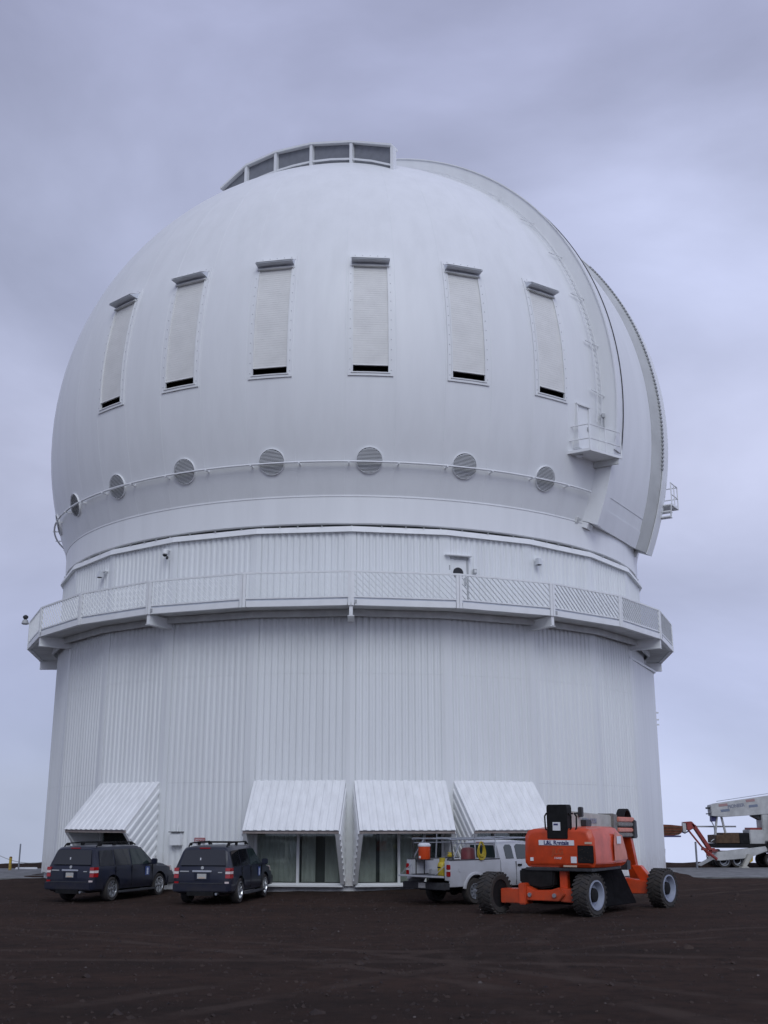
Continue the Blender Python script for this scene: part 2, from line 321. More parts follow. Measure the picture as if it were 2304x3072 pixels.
# loose cinder stones
def stones(name, n, region, size, material):
    b = MB(); rnd = random.Random(name)
    for i in range(n):
        x = rnd.uniform(region[0], region[1]); y = rnd.uniform(region[2], region[3])
        s = size*(0.45+rnd.random()**3*1.9); z = gz(x, y)
        p = [(0, 0, .55), (.6, 0, 0), (-.2, .55, .05), (-.55, -.1, 0), (.1, -.6, .05), (.3, .4, .35), (-.35, -.35, .3)]
        a = rnd.uniform(0, 6.28); ca, sa = math.cos(a), math.sin(a)
        q = [(x+s*(u*ca-v*sa)*(1+rnd.uniform(-.2, .2)), y+s*(u*sa+v*ca)*(1+rnd.uniform(-.2, .2)), z+s*(h-.12)) for u, v, h in p]
        b.add(q, [(0,1,5),(0,5,2),(0,2,3),(0,3,6),(0,6,4),(0,4,1),(1,2,5),(3,4,6)])
    o = b.obj(name, material, fix=False); o['kind'] = 'stuff'; return o
o = stones('cinder_gravel', 14000, (-17, 19, -46, -15.5), 0.035, 'stone'); o['label'] = 'loose dark reddish cinder gravel strewn over the forecourt'; o['category'] = 'gravel'
o = stones('cinder_lumps', 320, (-17, 19, -46, -15.5), 0.085, 'stone'); o['label'] = 'larger dark cinder lumps scattered among the gravel'; o['category'] = 'rocks'
o = stones('pale_pebbles', 120, (-17, 19, -46, -15.5), 0.03, 'stonepale'); o['label'] = 'scattered small paler pebbles lying among the dark cinders'; o['category'] = 'pebbles'

# ------------------------------------------------------------------ observatory building
NB = 24; RV = 15.0; AP = RV*math.cos(math.pi/NB); HW = RV*math.sin(math.pi/NB)      # facet apothem and half width
ROT = R_(-0.3)
bld = thing('observatory_building', 'tall white corrugated drum of the observatory beneath the dome', 'building', (0, 0, 0), ROT)
def fz(az): return az           # facet: local +x along facet, -y outward, rotate by az about z (az>0 turns right)
def corr(name, u0, u1, z0, z1, ribs, depth=0.05, material='wall'):
    b = MB(); prof = []; p = (u1-u0)/ribs
    for i in range(ribs):
        x = u0+i*p; prof += [(x, 0), (x+p*.22, 0), (x+p*.42, -depth), (x+p*.78, -depth), (x+p*.98, 0)]
    prof.append((u1, 0))
    prof = [q for i, q in enumerate(prof) if i == 0 or q[0]-prof[i-1][0] > 1e-6]
    b.slab([[(x, -AP+y, z) for x, y in prof] for z in (z0, z1)], [[(x, -AP+.03, z) for x, y in prof] for z in (z0, z1)])
    return b.mesh(name, material)
m_tier = [corr('wall_panel', -HW+.12, HW-.12, a, c, 14) for a, c in ((.36, 4.118), (4.123, 8.298), (8.302, 10.78))]
m_up = corr('wall_panel', -HW+.12, HW-.12, 10.83, 14.06, 14)
b = MB()
b.hexa([(-.16, -AP-.065+.0, .3), (.16, -AP-.065, .3), (.16, -AP+.12, .3), (-.16, -AP+.12, .3)], [(-.16, -AP-.065, 14.05), (.16, -AP-.065, 14.05), (.16, -AP+.12, 14.05), (-.16, -AP+.12, 14.05)])
# corner flashing sits on the vertices
cm = MB()
for z0, z1 in ((.3, 10.78), (10.83, 14.05)):
    y = -RV-.052; t = math.tan(math.pi/NB)
    pl = [(-.17, y+.17*t), (0, y), (.17, y+.17*t), (.17, y+.17*t+.1), (0, y+.12), (-.17, y+.17*t+.1)]
    cm.prism([(p[0], p[1], z0) for p in pl], (0, 0, z1-z0))
m_corner = cm.mesh('corner_flashing', 'wall')
HOODS = (-37.5, -7.5, 7.5, 22.5)
for k in range(NB):
    az = -172.5+15*k; a = R_(az)
    for i, me in enumerate(m_tier):
        if i == 0 and az in HOODS: continue
        put('wall_panel', me, bld, rz=a)
    put('wall_panel', m_up, bld, rz=a)
    put('corner_flashing', m_corner, bld, rz=a+R_(7.5))
def ngon_ring(b, r0, r1, z0, z1, n=NB, off=0.0, ks=None):       # closed polygonal ring with vertices at k*15 deg
    P_ = lambda r, k, z: (r*math.sin(2*math.pi*k/n+off), -r*math.cos(2*math.pi*k/n+off), z)
    for k in (range(n) if ks is None else ks):
        b.hexa([P_(r0, k, z0), P_(r1, k, z0), P_(r1, k+1, z0), P_(r0, k+1, z0)], [P_(r0, k, z1), P_(r1, k, z1), P_(r1, k+1, z1), P_(r0, k+1, z1)])
    return b
P_ = lambda r, k, z, n=NB: Vector((r*math.sin(2*math.pi*k/n), -r*math.cos(2*math.pi*k/n), z))
ngon_ring(MB(), 14.5, 14.89, 14.06, 14.31).obj('drum_kerb', 'wall', bld)
rimm = MB(); rimm.hexa([P_(14.9, 0, 14.06), P_(15.20, 0, 14.03), P_(15.20, 1, 14.03), P_(14.9, 1, 14.06)], [P_(14.9, 0, 14.29), P_(15.12, 0, 14.27), P_(15.12, 1, 14.27), P_(14.9, 1, 14.29)])
rim_me = rimm.mesh('rim_flashing', 'white')
for k in range(NB): put('rim_flashing', rim_me, bld, rz=R_(15*k))
clipm = MB().box((0, -15.05, 14.29), (.05, .05, .05)).mesh('rim_clip', 'greypaint')
for k in range(-24, 25): put('rim_clip', clipm, bld, rz=R_(3.75*k+1.1*math.sin(k*7.3)))
ngon_ring(MB(), 14.6, 14.92, -.6, .32).obj('plinth', 'plinth', bld)
ngon_ring(MB(), 2.0, 14.5, 14.2, 14.3).obj('drum_top_slab', 'greypaint', bld)
MB().lathe((0, 0, 0), (0, 0, 1), [(14.4, .4), (14.4, 14.2)], 48).obj('drum_core', 'room', bld)

# walkway with railing round the drum
RW = 16.5
wk = ngon_ring(MB(), 15.02, RW-.02, 10.80, 10.86).obj('walkway', 'cream', bld)
fas = MB()
for r0, r1, z0, z1 in ((RW-.05, RW, 10.74, 11.02), (RW-.10, RW-.052, 10.745, 10.78), ):
    fas.hexa([P_(r0, .03, z0), P_(r1, .03, z0), P_(r1, .97, z0), P_(r0, .97, z0)], [P_(r0, .03, z1), P_(r1, .03, z1), P_(r1, .97, z1), P_(r0, .97, z1)])
def chord(p, q, t): return p+(q-p)*t
def bar(b, k0, r0, r1, z0, z1, t0, t1):     # straight bar along the chord between vertices k0 and k0+1
    a0, a1 = P_(r0, 0, 0), P_(r0, 1, 0); c0, c1 = P_(r1, 0, 0), P_(r1, 1, 0); Z = lambda v, z: (v.x, v.y, z)
    p = [chord(a0, a1, t0), chord(c0, c1, t0), chord(c0, c1, t1), chord(a0, a1, t1)]
    return b.hexa([Z(v, z0) for v in p], [Z(v, z1) for v in p])
fas_me = bar(bar(MB(), 0, RW-.04, RW+.02, 10.74, 10.975, .035, .965), 0, RW-.16, RW-.041, 10.74, 10.775, .035, .965).mesh('fascia_beam', 'white')
rail_me = bar(bar(MB(), 0, RW-.05, RW+.02, 12.06, 12.13, .0, 1.0), 0, RW-.035, RW+.005, 11.055, 11.105, .02, .98).mesh('railing_rail', 'white')
post_me = [bar(MB(), 0, RW-.05, RW+.035, 10.73, 12.05, t0, t0+.026).mesh('railing_post', 'white') for t0 in (.002, .972)]
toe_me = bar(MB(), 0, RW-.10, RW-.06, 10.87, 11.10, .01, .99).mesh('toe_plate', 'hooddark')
inner_me = bar(MB(), 0, 15.28, 15.36, 10.52, 10.79, .0, 1.0).mesh('inner_beam', 'cream')
L = (P_(RW, 1, 0)-P_(RW, 0, 0)).length; uvec = (P_(RW, 1, 0)-P_(RW, 0, 0)).normalized(); rvec = Vector((-uvec.y, uvec.x, 0)); rvec = rvec if rvec.dot(P_(RW, .5, 0)) > 0 else -rvec
slats = []; H0, H1 = 11.11, 12.055; SP = L/18
p0 = P_(RW-.015, 0, 0)
for i in range(-4, 18):
    u0, u1 = i*SP+.06, i*SP+.06+(H1-H0); za, zb = H1, H0; lo, hi = L*.03, L*.97
    if u0 < lo: za -= lo-u0; u0 = lo
    if u1 > hi: zb += u1-hi; u1 = hi
    if u1-u0 < .05: continue
    A = p0+uvec*u0; A.z = za; B = p0+uvec*u1; B.z = zb
    d = (B-A).normalized(); nin = d.cross(rvec).normalized(); nin = nin if nin.z > 0 else -nin
    wv = rvec*.03; th = nin*.007
    sb = MB(); sb.hexa([A-wv-th, A+wv-th, A+wv+th, A-wv+th], [B-wv-th, B+wv-th, B+wv+th, B-wv+th]); slats.append(sb.mesh('railing_slat', 'white'))
brk_me = MB().box((0, -15.72, 10.53), (.14, 1.5, .40)).box((0, -15.72, 10.33), (.26, 1.5, .03)).mesh('walkway_bracket', 'white')
floor_me = bar(MB(), 0, 15.37, RW-.17, 10.66, 10.70, .0, 1.0).mesh('soffit_channel', 'cream')
for k in range(NB):
    a = R_(15*k); kk = k if k <= 12 else k-24
    put('fascia_beam', fas_me, wk, rz=a); put('toe_plate', toe_me, wk, rz=a); put('railing_rail', rail_me, wk, rz=a); [put('railing_post', m_, wk, rz=a) for m_ in post_me]; put('inner_beam', inner_me, wk, rz=a)
    if k % 2 == 0: put('walkway_bracket', brk_me, wk, rz=a)
    if -6 <= kk <= 5:
        for me in slats: put('railing_slat', me, wk, rz=a)
    put('grating_tab', MB().box((.18, -RW-.012, 10.88), (.09, .02, .14)).mesh('grating_tab', 'greypaint') if k == 0 else gt, wk, rz=a+R_(.0)) if k % 2 == 0 else None
    if k == 0: gt = bpy.data.objects['grating_tab'].data

# stair tower at the right flank
tw = MB()
A, B2 = Vector((12.98, -7.55, 0)), Vector((15.42, -2.3, 0)); C2, D2 = Vector((15.42, 1.5, 0)), Vector((11.5, 1.5, 0))
tw.prism([(p.x, p.y, .28) for p in (A, B2, C2, D2)], (0, 0, 9.72))
st = tw.obj('stair_tower', 'wall', bld)
cp = MB(); ex = lambda p, d: (p.x+d*(1 if p.x > 13 else -.3), p.y-d, 10.0)
cp.prism([(12.93, -7.72, 9.93), (15.52, -2.36, 9.93), (15.52, 1.55, 9.93), (11.5, 1.55, 9.93)], (0, 0, .1)); cp.obj('tower_cap', 'wall', st)
MB().box((14.3, -1.5, 10.28), (1.2, 3.0, .5)).obj('tower_head_beam', 'white', st)
tp = MB()
for z in (7.95, 7.6, 7.35): tp.box((15.5, -2.0, z), (.22, .1, .07))
tp.obj('tower_pipe_bracket', 'white', st)

# window hoods
def local(az): return R_(az)
WZ0, WZ1 = .23, 4.14; PD, PZ, WH = 1.68, 2.34, 1.80
def corr_patch(b, o, ua, va, la, lb, ribs, depth, nrm, thick=.03):
    """corrugated sheet: ribs run along va; o corner, ua across (length la), va along (length lb)"""
    p = la/ribs; prof = []
    for i in range(ribs): x = i*p; prof += [(x, 0), (x+p*.34, 0), (x+p*.46, depth), (x+p*.82, depth), (x+p*.94, 0)]
    prof.append((la, 0)); o, ua, va, nrm = map(Vector, (o, ua, va, nrm))
    b.slab([[o+ua*x+va*t+nrm*(h+thick) for x, h in prof] for t in (0, lb)], [[o+ua*x+va*t+nrm*(0) for x, h in prof] for t in (0, lb)]); return b
def make_hood():
    r = bpy.data.objects.new('window_hood', None); C.objects.link(r); r.parent = bld
    y0 = -AP-.03; yo = y0-PD; sl_ = math.hypot(PD, WZ1-PZ); va = Vector((0, -PD, -(WZ1-PZ)))/sl_; nr = Vector((0, -(WZ1-PZ), PD))/sl_
    b = MB(); corr_patch(b, (-WH, y0, WZ1), (1, 0, 0), va, 2*WH, sl_+.05, 12, .028, nr); b.obj('roof_sheet', 'hoodsheet', r)
    MB().box((0, yo+.03, PZ-.075), (2*WH-.01, .05, .10)).obj('edge_trim', 'trimbrown', r)
    for s in (-1, 1):
        q = [(0, y0, WZ1-.02), (0, yo, PZ-.03), (0, yo+.12, PZ-.14), (0, y0-.10, WZ0+.12), (0, y0, WZ0+.12)]
        cb = MB().prism([(s*(WH-.012), p[1], p[2]) for p in q], (-s*.05, 0, 0)); ck = cb.obj('side_cheek', 'white', r)
        # slanted ribs on the outside of the cheek, parallel to the roof slope
        rb = MB(); nrib = 9
        for i in range(nrib):
            t = (i+.5)/nrib; zt = WZ1-.12-t*3.55
            e0 = Vector((s*(WH-.006), y0, zt)); 
            # run outward down the slope until the lower cheek edge
            ln = 0; 
            while ln < sl_-.04:
                p = e0+va*ln
                yl = (y0-.10)+(p.z-(WZ0+.12))/(PZ-.14-(WZ0+.12))*(yo+.12-(y0-.10))
                if p.z < PZ-.14 and p.y < yl: break
                ln += .03
            if ln < .12: continue
            e1 = e0+va*ln; hw = nr*.085
            rb.hexa([e0-hw, e0+hw, e0+hw*.55+Vector((s*.05, 0, 0)), e0-hw*.55+Vector((s*.05, 0, 0))], [e1-hw, e1+hw, e1+hw*.55+Vector((s*.05, 0, 0)), e1-hw*.55+Vector((s*.05, 0, 0))])
        rb.obj('cheek_rib', 'white', ck)
        MB().prism([(s*(WH+.0), yo+.02, PZ-.125), (s*(WH+.0), yo+.14, PZ-.165), (s*(WH+.0), y0-.02, WZ0+.14), (s*(WH+.0), y0-.16, WZ0+.14)], (-s*.14, 0, 0)).obj('reveal_trim', 'white', r)
    # window in the wall plane
    yw = y0+.10
    fr = MB()
    fr.box((0, yw, WZ0+.09), (2*WH-.1, .18, .16)); fr.box((0, yw, 3.3), (2*WH-.1, .14, .9))
    for u in (-WH+.12, WH-.12): fr.box((u, yw, 1.6), (.12, .14, 2.6))
    fr.obj('window_frame', 'white', r)
    sb = MB().box((0, y0-.06, WZ0+.065), (2*WH-.14, .22, .05)); sb.obj('window_sill', 'white', r)
    return r
PB = {}
def fill_hood(r, mulls, curt, dark):
    y0 = -AP-.03; yw = y0+.10
    edges = [-WH+.18]+list(mulls)+[WH-.18]
    for u in mulls: MB().box((u, yw-.01, 1.62), (.10, .15, 2.46)).obj('mullion', 'white', r)
    for a, c in zip(edges, edges[1:]):
        if c-a < .15: continue
        MB().box(((a+c)/2, yw+.015, 1.62), (c-a-.08, .012, 2.46)).obj('pane', 'pane', r)
    for (a, c) in curt:
        n = max(6, int((c-a)/.05)); b = MB()
        b.slab([[(a+(c-a)*i/n, yw+.24+.035*math.sin(i*1.7)+.012*math.sin(i*.6), z) for i in range(n+1)] for z in (.42, 2.85)],
               [[(a+(c-a)*i/n, yw+.26+.035*math.sin(i*1.7)+.012*math.sin(i*.6), z) for i in range(n+1)] for z in (.42, 2.85)])
        b.obj('curtain', 'curtain', r, smooth=60)
    rm = MB(); yb = yw+.9
    rm.add([(-WH, yw+.08, .3), (WH, yw+.08, .3), (WH, yb, .3), (-WH, yb, .3), (-WH, yw+.08, 3.0), (WH, yw+.08, 3.0), (WH, yb, 3.0), (-WH, yb, 3.0)], [(0,1,2,3),(4,7,6,5),(2,6,7,3),(0,3,7,4),(1,5,6,2)])
    rm.obj('room', 'room', r, fix=False)
hood0 = make_hood(); hoods = [hood0]+[copy_tree(hood0, bld) for _ in range(3)]
for hd, az in zip(hoods, HOODS): hd.rotation_euler = (0, 0, R_(az))
fill_hood(hoods[0], (.35,), ((-1.6, .3),), True)
fill_hood(hoods[1], (-.02,), ((-1.65, -.08), (.08, .62), (.98, 1.65)), False)
fill_hood(hoods[2], (-.05, .95), ((-1.65, -.9), (-.75, -.12), (.05, .85)), False)
fill_hood(hoods[3], (0.0,), ((-1.6, -.1), (.1, 1.6)), False)

# upper door behind the railing
dr = bpy.data.objects.new('door', None); C.objects.link(dr); dr.parent = bld; dr.rotation_euler = (0, 0, R_(16.9))
yd = -AP-.07-.02
dl = MB().box((0, yd-.0, 11.98), (.82, .06, 2.16)).obj('door_leaf', 'white', dr)
MB().box((-.45, yd-.01, 12.0), (.07, .10, 2.26)).box((.45, yd-.01, 12.0), (.07, .10, 2.26)).box((0, yd-.01, 13.10), (.98, .10, .07)).obj('door_frame', 'greypaint', dr)
MB().box((0, yd-.12, 13.2), (1.16, .34, .04)).obj('drip_hood', 'white', dr)
MB().lathe((.02, yd-.02, 12.5), (0, -1, 0), [(.225, 0), (.225, .05), (.20, .055)], 24).obj('porthole', 'ventdark', dr)
MB().box((.33, yd-.06, 12.15), (.06, .08, .34)).obj('handle', 'greypaint', dr); MB().box((-.36, yd-.05, 12.7), (.05, .06, .2)).obj('hinge', 'greypaint', dr)

def on_wall(az, z, out=0.0):
    a = R_(az)+ROT; r = AP+out; k = round((az-7.5)/15)*15+7.5; r = (AP+out)/math.cos(R_(az-k)); return (r*math.sin(a), -r*math.cos(a), z), R_(k)+ROT
def wall_thing(name, label, cat, az, z, out=.055, group=None):
    p, rz = on_wall(az, z, out); return thing(name, label, cat, p, rz, group)
t = wall_thing('security_camera', 'white dome security camera on the upper drum wall above the left railing', 'camera', -31.1, 13.62)
MB().box((0, -.12, .12), (.10, .26, .06)).obj('arm', 'white', t); MB().lathe((0, -.25, -.12), (0, 0, 1), [(.06, 0), (.11, .04), (.11, .2), (.05, .24)], 16).obj('housing', 'white', t, smooth=40)
MB().lathe((0, -.25, -.2), (0, 0, 1), [(.02, 0), (.08, .03), (.10, .08)], 16).obj('lens_dome', 'ventdark', t, smooth=60); MB().tube((.1, -.2, -.22), (.17, -.28, -.3), .05).obj('microphone', 'darkmetal', t)
MB().tube((.05, .0, -.3), (.06, .02, -1.9), .012, 5).obj('cable', 'greypaint', t)
for az, z, s, lab in ((-47.4, 13.28, 1, 'white flood lamp on a bracket at the far left of the upper drum wall'), (31.6, 13.33, 1, 'small pale lamp fixed to the upper drum wall right of the door')):
    t = wall_thing('wall_lamp', lab, 'lamp', az, z, group='lamps on the upper drum wall')
    MB().box((.12, -.10, .1), (.36, .14, .07)).obj('bracket', 'white', t); MB().hexa([(-.16, -.34, -.16), (.04, -.34, -.16), (.04, -.12, -.16), (-.16, -.12, -.16)], [(-.13, -.28, .12), (.05, -.28, .12), (.05, -.1, .12), (-.13, -.1, .12)]).obj('lamp_head', 'lampglass', t)
    MB().box((-.06, -.24, -.175), (.16, .16, .02)).obj('lamp_glass', 'ventdark', t)
t = wall_thing('junction_box', 'small grey box beside the round-windowed upper door', 'box', 19.9, 12.62)
MB().box((0, -.05, 0), (.16, .1, .2)).obj('box_body', 'greypaint', t, bevel=.01); MB().box((0, -.105, .0), (.1, .015, .1)).obj('cover', 'cream', t)
t = wall_thing('wall_cabinet', 'white utility cabinet on the corrugated wall between the two dark cars', 'cabinet', -26.8, 2.02)
MB().box((0, -.12, -.08), (.46, .26, .42)).obj('cabinet_body', 'white', t, bevel=.015); MB().box((0, -.14, .22), (.52, .34, .03)).obj('rain_hood', 'darkmetal', t); MB().box((0, -.10, .1), (.4, .2, .2)).obj('cabinet_neck', 'white', t); MB().tube((.0, -.1, .1), (.0, -.02, .5), .03).obj('conduit', 'white', t)
t = wall_thing('danger_sign', 'red and white rectangular danger sign above the roof of the dark car', 'sign', -23.0, 1.93)
MB().box((0, -.03, 0), (.46, .02, .19)).obj('sign_plate', 'signred', t); MB().box((0, -.043, 0), (.41, .008, .11)).obj('sign_face', 'sticker', t)
text('lettering', 'DANGER', .105, 'signred', t, frame((0, -.049, 0), (1, 0, 0), (0, 0, 1)), bold=.004)
t = thing('railing_camera', 'dark camera mounted on the railing at the far left of the walkway', 'camera', (-16.25, -4.0, 12.0), 0)
MB().lathe((0, 0, .02), (0, 0, 1), [(.14, 0), (.18, .05), (.12, .22), (.04, .25)], 12).obj('camera_base', 'greypaint', t, smooth=40); MB().lathe((.0, 0, .27), (0, 0, 1), [(.06, 0), (.13, .08), (.13, .16), (.05, .22)], 12).obj('camera_head', 'darkmetal', t, smooth=40)
MB().box((.12, 0, .06), (.5, .06, .06)).obj('arm', 'greypaint', t)

# ------------------------------------------------------------------ dome
ZC, RD = 21.64, 16.18
dome = thing('observatory_dome', 'huge white spherical telescope dome with louvred vents and curved shutter', 'dome', (0, 0, 0), 0)
def S(az, el, r=RD):
    a, e = R_(az), R_(el); return Vector((r*math.cos(e)*math.sin(a), -r*math.cos(e)*math.cos(a), ZC+r*math.sin(e)))
A0 = 2.3; EL0 = -21.9
def gore_mesh(hole):
    G = 3.75; els = [EL0, -20, -18, -16, -14, -12, -10, -8, -6, -4.0, -2.6, 0, 3, 6, 9, 12, 14.6]+[16.5+i*3.2 for i in range(20)]
    els = [e for e in els if e < 77]+[77.5]
    azs = [-G, -G+.035, -2.7, 0, 2.7, G-.035, G]; b = MB(); idx = {}
    for j, e in enumerate(els):
        for i, a in enumerate(azs):
            r = RD-(.007 if i in (0, len(azs)-1) else 0); idx[i, j] = len(b.v); b.v.append(tuple(S(a, e, r)))
    for j in range(len(els)-1):
        for i in range(len(azs)-1):
            if hole and els[j] >= -4.0 and els[j+1] <= 14.61 and azs[i] >= -2.7 and azs[i+1] <= 2.7: continue
            b.f.append((idx[i, j], idx[i+1, j], idx[i+1, j+1], idx[i, j+1]))
    return b.mesh('dome_gore', 'dome', smooth=18, fix=False)
gm, gh = gore_mesh(False), gore_mesh(True)
VENT_AZ = [-40+7.5*0]; LOUV = [A0+15*k for k in (-3, -2, -1, 0, 1, 2)]; ROUND = [A0+15*k for k in (-5, -4, -3, -2, -1, 0, 1, 2)]
for k in range(48):
    az = A0+7.5*k; z = (az+180) % 360-180
    put('dome_gore', gh if any(abs(z-l) < .1 for l in LOUV) else gm, dome, rz=R_(az))
n = 64; MB().grid([[S(360*i/n, e) for i in range(n)] for e in (77.5, 80, 83, 86, 89.9)], True).obj('dome_crown', 'dome', dome, smooth=60)
# skirt
n = 144
def ringprof(b, prof, n=144): 
    rows = [[(r*math.sin(2*math.pi*i/n), -r*math.cos(2*math.pi*i/n), z) for i in range(n)] for r, z in prof]
    return b.grid(rows+[rows[0]], True)
zj = ZC+RD*math.sin(R_(EL0)); rj = RD*math.cos(R_(EL0))
ringprof(MB(), [(rj-.2, zj+.04), (rj+.03, zj+.0), (rj+.03, zj-.05), (rj+.005, zj-.06), (rj-.02, 14.75), (14.99, 14.43), (14.95, 14.40), (14.6, 14.42)]).obj('skirt', 'dome', dome, smooth=35)
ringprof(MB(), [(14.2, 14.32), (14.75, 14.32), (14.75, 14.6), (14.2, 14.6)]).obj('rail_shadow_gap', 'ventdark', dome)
# hand rail pipe round the dome
RP, ZP = 15.70, 16.86
def tor(b, R0, z, r, a0, a1, n=150, m=8, seg=None):
    rows = []
    for i in range(n+1):
        a = R_(a0+(a1-a0)*i/n); rows.append([((R0+r*math.cos(2*math.pi*j/m))*math.sin(a), -(R0+r*math.cos(2*math.pi*j/m))*math.cos(a), z+r*math.sin(2*math.pi*j/m)) for j in range(m)])
    return b.grid(rows, True)
hr = tor(MB(), RP, ZP, .045, -150, 42.5).obj('hand_rail', 'dome', dome, smooth=60)
hb = MB().box((0, -RP+.10, ZP-.05), (.05, .34, .05)).mesh('rail_bracket', 'dome')
for k in range(-18, 6): put('rail_bracket', hb, hr, rz=R_(A0+7.5*k+4.4))

# louvred vents
def louvre():
    r = bpy.data.objects.new('louvre_vent', None); C.objects.link(r); r.parent = dome
    def strip(name, a0, a1, e0, e1, r0, r1, ne, material):
        es = [e0+(e1-e0)*i/ne for i in range(ne+1)]
        return MB().slab([[S(a0, e, r1), S((a0+a1)/2, e, r1), S(a1, e, r1)] for e in es], [[S(a0, e, r0), S((a0+a1)/2, e, r0), S(a1, e, r0)] for e in es]).obj(name, material, r, smooth=30)
    strip('frame_side', -3.35, -2.66, -3.75, 16.85, RD-.05, RD+.045, 14, 'dome'); strip('frame_side', 2.66, 3.35, -3.75, 16.85, RD-.05, RD+.045, 14, 'dome')
    strip('frame_sill', -3.35, 3.35, -4.2, -3.76, RD-.05, RD+.06, 1, 'dome'); strip('frame_head', -2.65, 2.65, 14.5, 16.85, RD-.05, RD+.045, 2, 'dome')
    strip('sill_lip', -2.9, 2.9, -3.80, -3.64, RD-.02, RD+.09, 1, 'white')
    for s in (-1, 1): strip('guide_rail', s*2.70-.09, s*2.70+.09, -3.6, 14.4, RD+.0, RD+.075, 12, 'white')
    # hood box: projects outwards
    a = 2.95; e0, e1 = 14.35, 16.2
    P1 = [S(-a, e1, RD+.05), S(a, e1, RD+.05)]; 
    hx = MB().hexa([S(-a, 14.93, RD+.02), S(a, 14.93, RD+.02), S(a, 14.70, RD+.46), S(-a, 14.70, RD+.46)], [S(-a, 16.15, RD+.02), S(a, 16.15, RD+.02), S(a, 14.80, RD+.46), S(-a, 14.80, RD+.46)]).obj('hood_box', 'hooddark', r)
    MB().hexa([S(-a, 16.17, RD+.0), S(a, 16.17, RD+.0), S(a, 14.81, RD+.49), S(-a, 14.81, RD+.49)], [S(-a, 16.27, RD+.0), S(a, 16.27, RD+.0), S(a, 14.90, RD+.49), S(-a, 14.90, RD+.49)]).obj('hood_lid', 'white', hx)
    strip('hood_lower_lip', -2.9, 2.9, 14.3, 14.62, RD+.03, RD+.14, 1, 'cream')
    # roller shutter of separate slats
    rs = bpy.data.objects.new('roller_shutter', None); C.objects.link(rs); rs.parent = r
    e_lo, e_hi, N = -2.55, 14.45, 44; h = (e_hi-e_lo)/N
    for i in range(N):
        e = e_lo+i*h; b = MB(); am = 2.62
        b.hexa([S(-am, e+.001, RD-.03), S(am, e+.001, RD-.03), S(am, e+.001, RD+.012), S(-am, e+.001, RD+.012)], [S(-am, e+h-.001, RD-.03), S(am, e+h-.001, RD-.03), S(am, e+h-.001, RD+.007), S(-am, e+h-.001, RD+.007)])
        b.obj('slat', 'shutter', rs)
    MB().hexa([S(-2.6, -2.62, RD-.03), S(2.6, -2.62, RD-.03), S(2.6, -2.60, RD+.05), S(-2.6, -2.60, RD+.05)], [S(-2.6, -2.53, RD-.03), S(2.6, -2.53, RD-.03), S(2.6, -2.53, RD+.05), S(-2.6, -2.53, RD+.05)]).obj('bottom_bar', 'white', rs)
    bt = MB()
    for s in (-1, 1):
        for i in range(13): 
            p = S(s*3.05, -3.3+i*1.62, RD+.05); bt.box(p, (.03, .03, .03))
    for i in range(5): bt.box(S(-2.4+1.2*i, 16.62, RD+.05), (.03, .03, .03))
    bo_ = bt.obj('bolts', 'bolt', r); bo_['kind'] = 'stuff'
    return r
lv = louvre(); allv = [lv]+[copy_tree(lv, dome) for _ in range(5)]
for o, az in zip(allv, LOUV): o.rotation_euler = (0, 0, R_(az))
def round_vent():
    r = bpy.data.objects.new('round_vent', None); C.objects.link(r); r.parent = dome
    c = S(0, -16.73); nrm = (c-Vector((0, 0, ZC))).normalized(); up = S(0, -15.7)-c; up = (up-nrm*up.dot(nrm)).normalized(); x = Vector((1, 0, 0)); rr = .53
    MB().lathe(c-nrm*.03, nrm, [(rr-.01, .0), (rr-.01, .035)], 32).obj('backing', 'ventdark', r)  # near-black disc paints in the dark interior; no hole is cut
    MB().lathe(c-nrm*.03, nrm, [(rr+.02, 0), (rr+.02, .095), (rr, .095), (rr, 0)], 32, close=True).obj('rim', 'dome', r, smooth=40)
    b = MB(); N = 19
    for i in range(N):
        v = -rr+2*rr*(i+.5)/N; hw = math.sqrt(max(rr*rr-v*v, 0))-.012
        if hw < .08: continue
        dn = (nrm*.055-up*.030); p = c+nrm*.015+up*v
        b.hexa([p-x*hw-up*.004, p+x*hw-up*.004, p+x*hw+up*.006, p-x*hw+up*.006], [p-x*hw+dn-up*.004, p+x*hw+dn-up*.004, p+x*hw+dn+up*.006, p-x*hw+dn+up*.006])
    o = b.obj('blades', 'blade', r); o['kind'] = 'stuff'
    return r
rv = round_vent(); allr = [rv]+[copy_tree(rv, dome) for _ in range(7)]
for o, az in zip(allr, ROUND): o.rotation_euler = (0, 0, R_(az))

# slit: two arch girders and the shutter between them
PH = R_(57); sv = Vector((math.sin(PH), -math.cos(PH), 0)); pv = Vector((math.cos(PH), math.sin(PH), 0)); up = Vector((0, 0, 1)); CC = Vector((0, 0, ZC))
def A_(psi, n, rho): q = R_(psi); return CC+pv*n+sv*(rho*math.cos(q))+up*(rho*math.sin(q))
def sweep(b, prof, p0, p1, N=90):         # prof: list of (n, rho), closed loop
    rows = [[A_(p0+(p1-p0)*i/N, n, r) for n, r in prof] for i in range(N+1)]
    b.grid(rows, True); m = len(prof); k = len(b.v)-m*(N+1); b.f.append(tuple(k+i for i in range(m))[::-1]); b.f.append(tuple(k+N*m+i for i in range(m))); return b
ng = sweep(MB(), [(-3.6, 15.4), (-3.6, 16.52), (-3.0, 16.52), (-3.0, 15.4)], -22.2, 178).obj('arch_girder', 'dome', dome, smooth=30)
sweep(MB(), [(-3.66, 16.525), (-3.66, 16.58), (-2.92, 16.58), (-2.92, 16.525)], -10, 178).obj('girder_flange', 'dome', ng, smooth=30)
sweep(MB(), [(-2.93, 16.50), (-2.93, 16.615), (-2.87, 16.615), (-2.87, 16.50)], -10, 50).obj('weather_seal', 'darkmetal', ng, smooth=30)
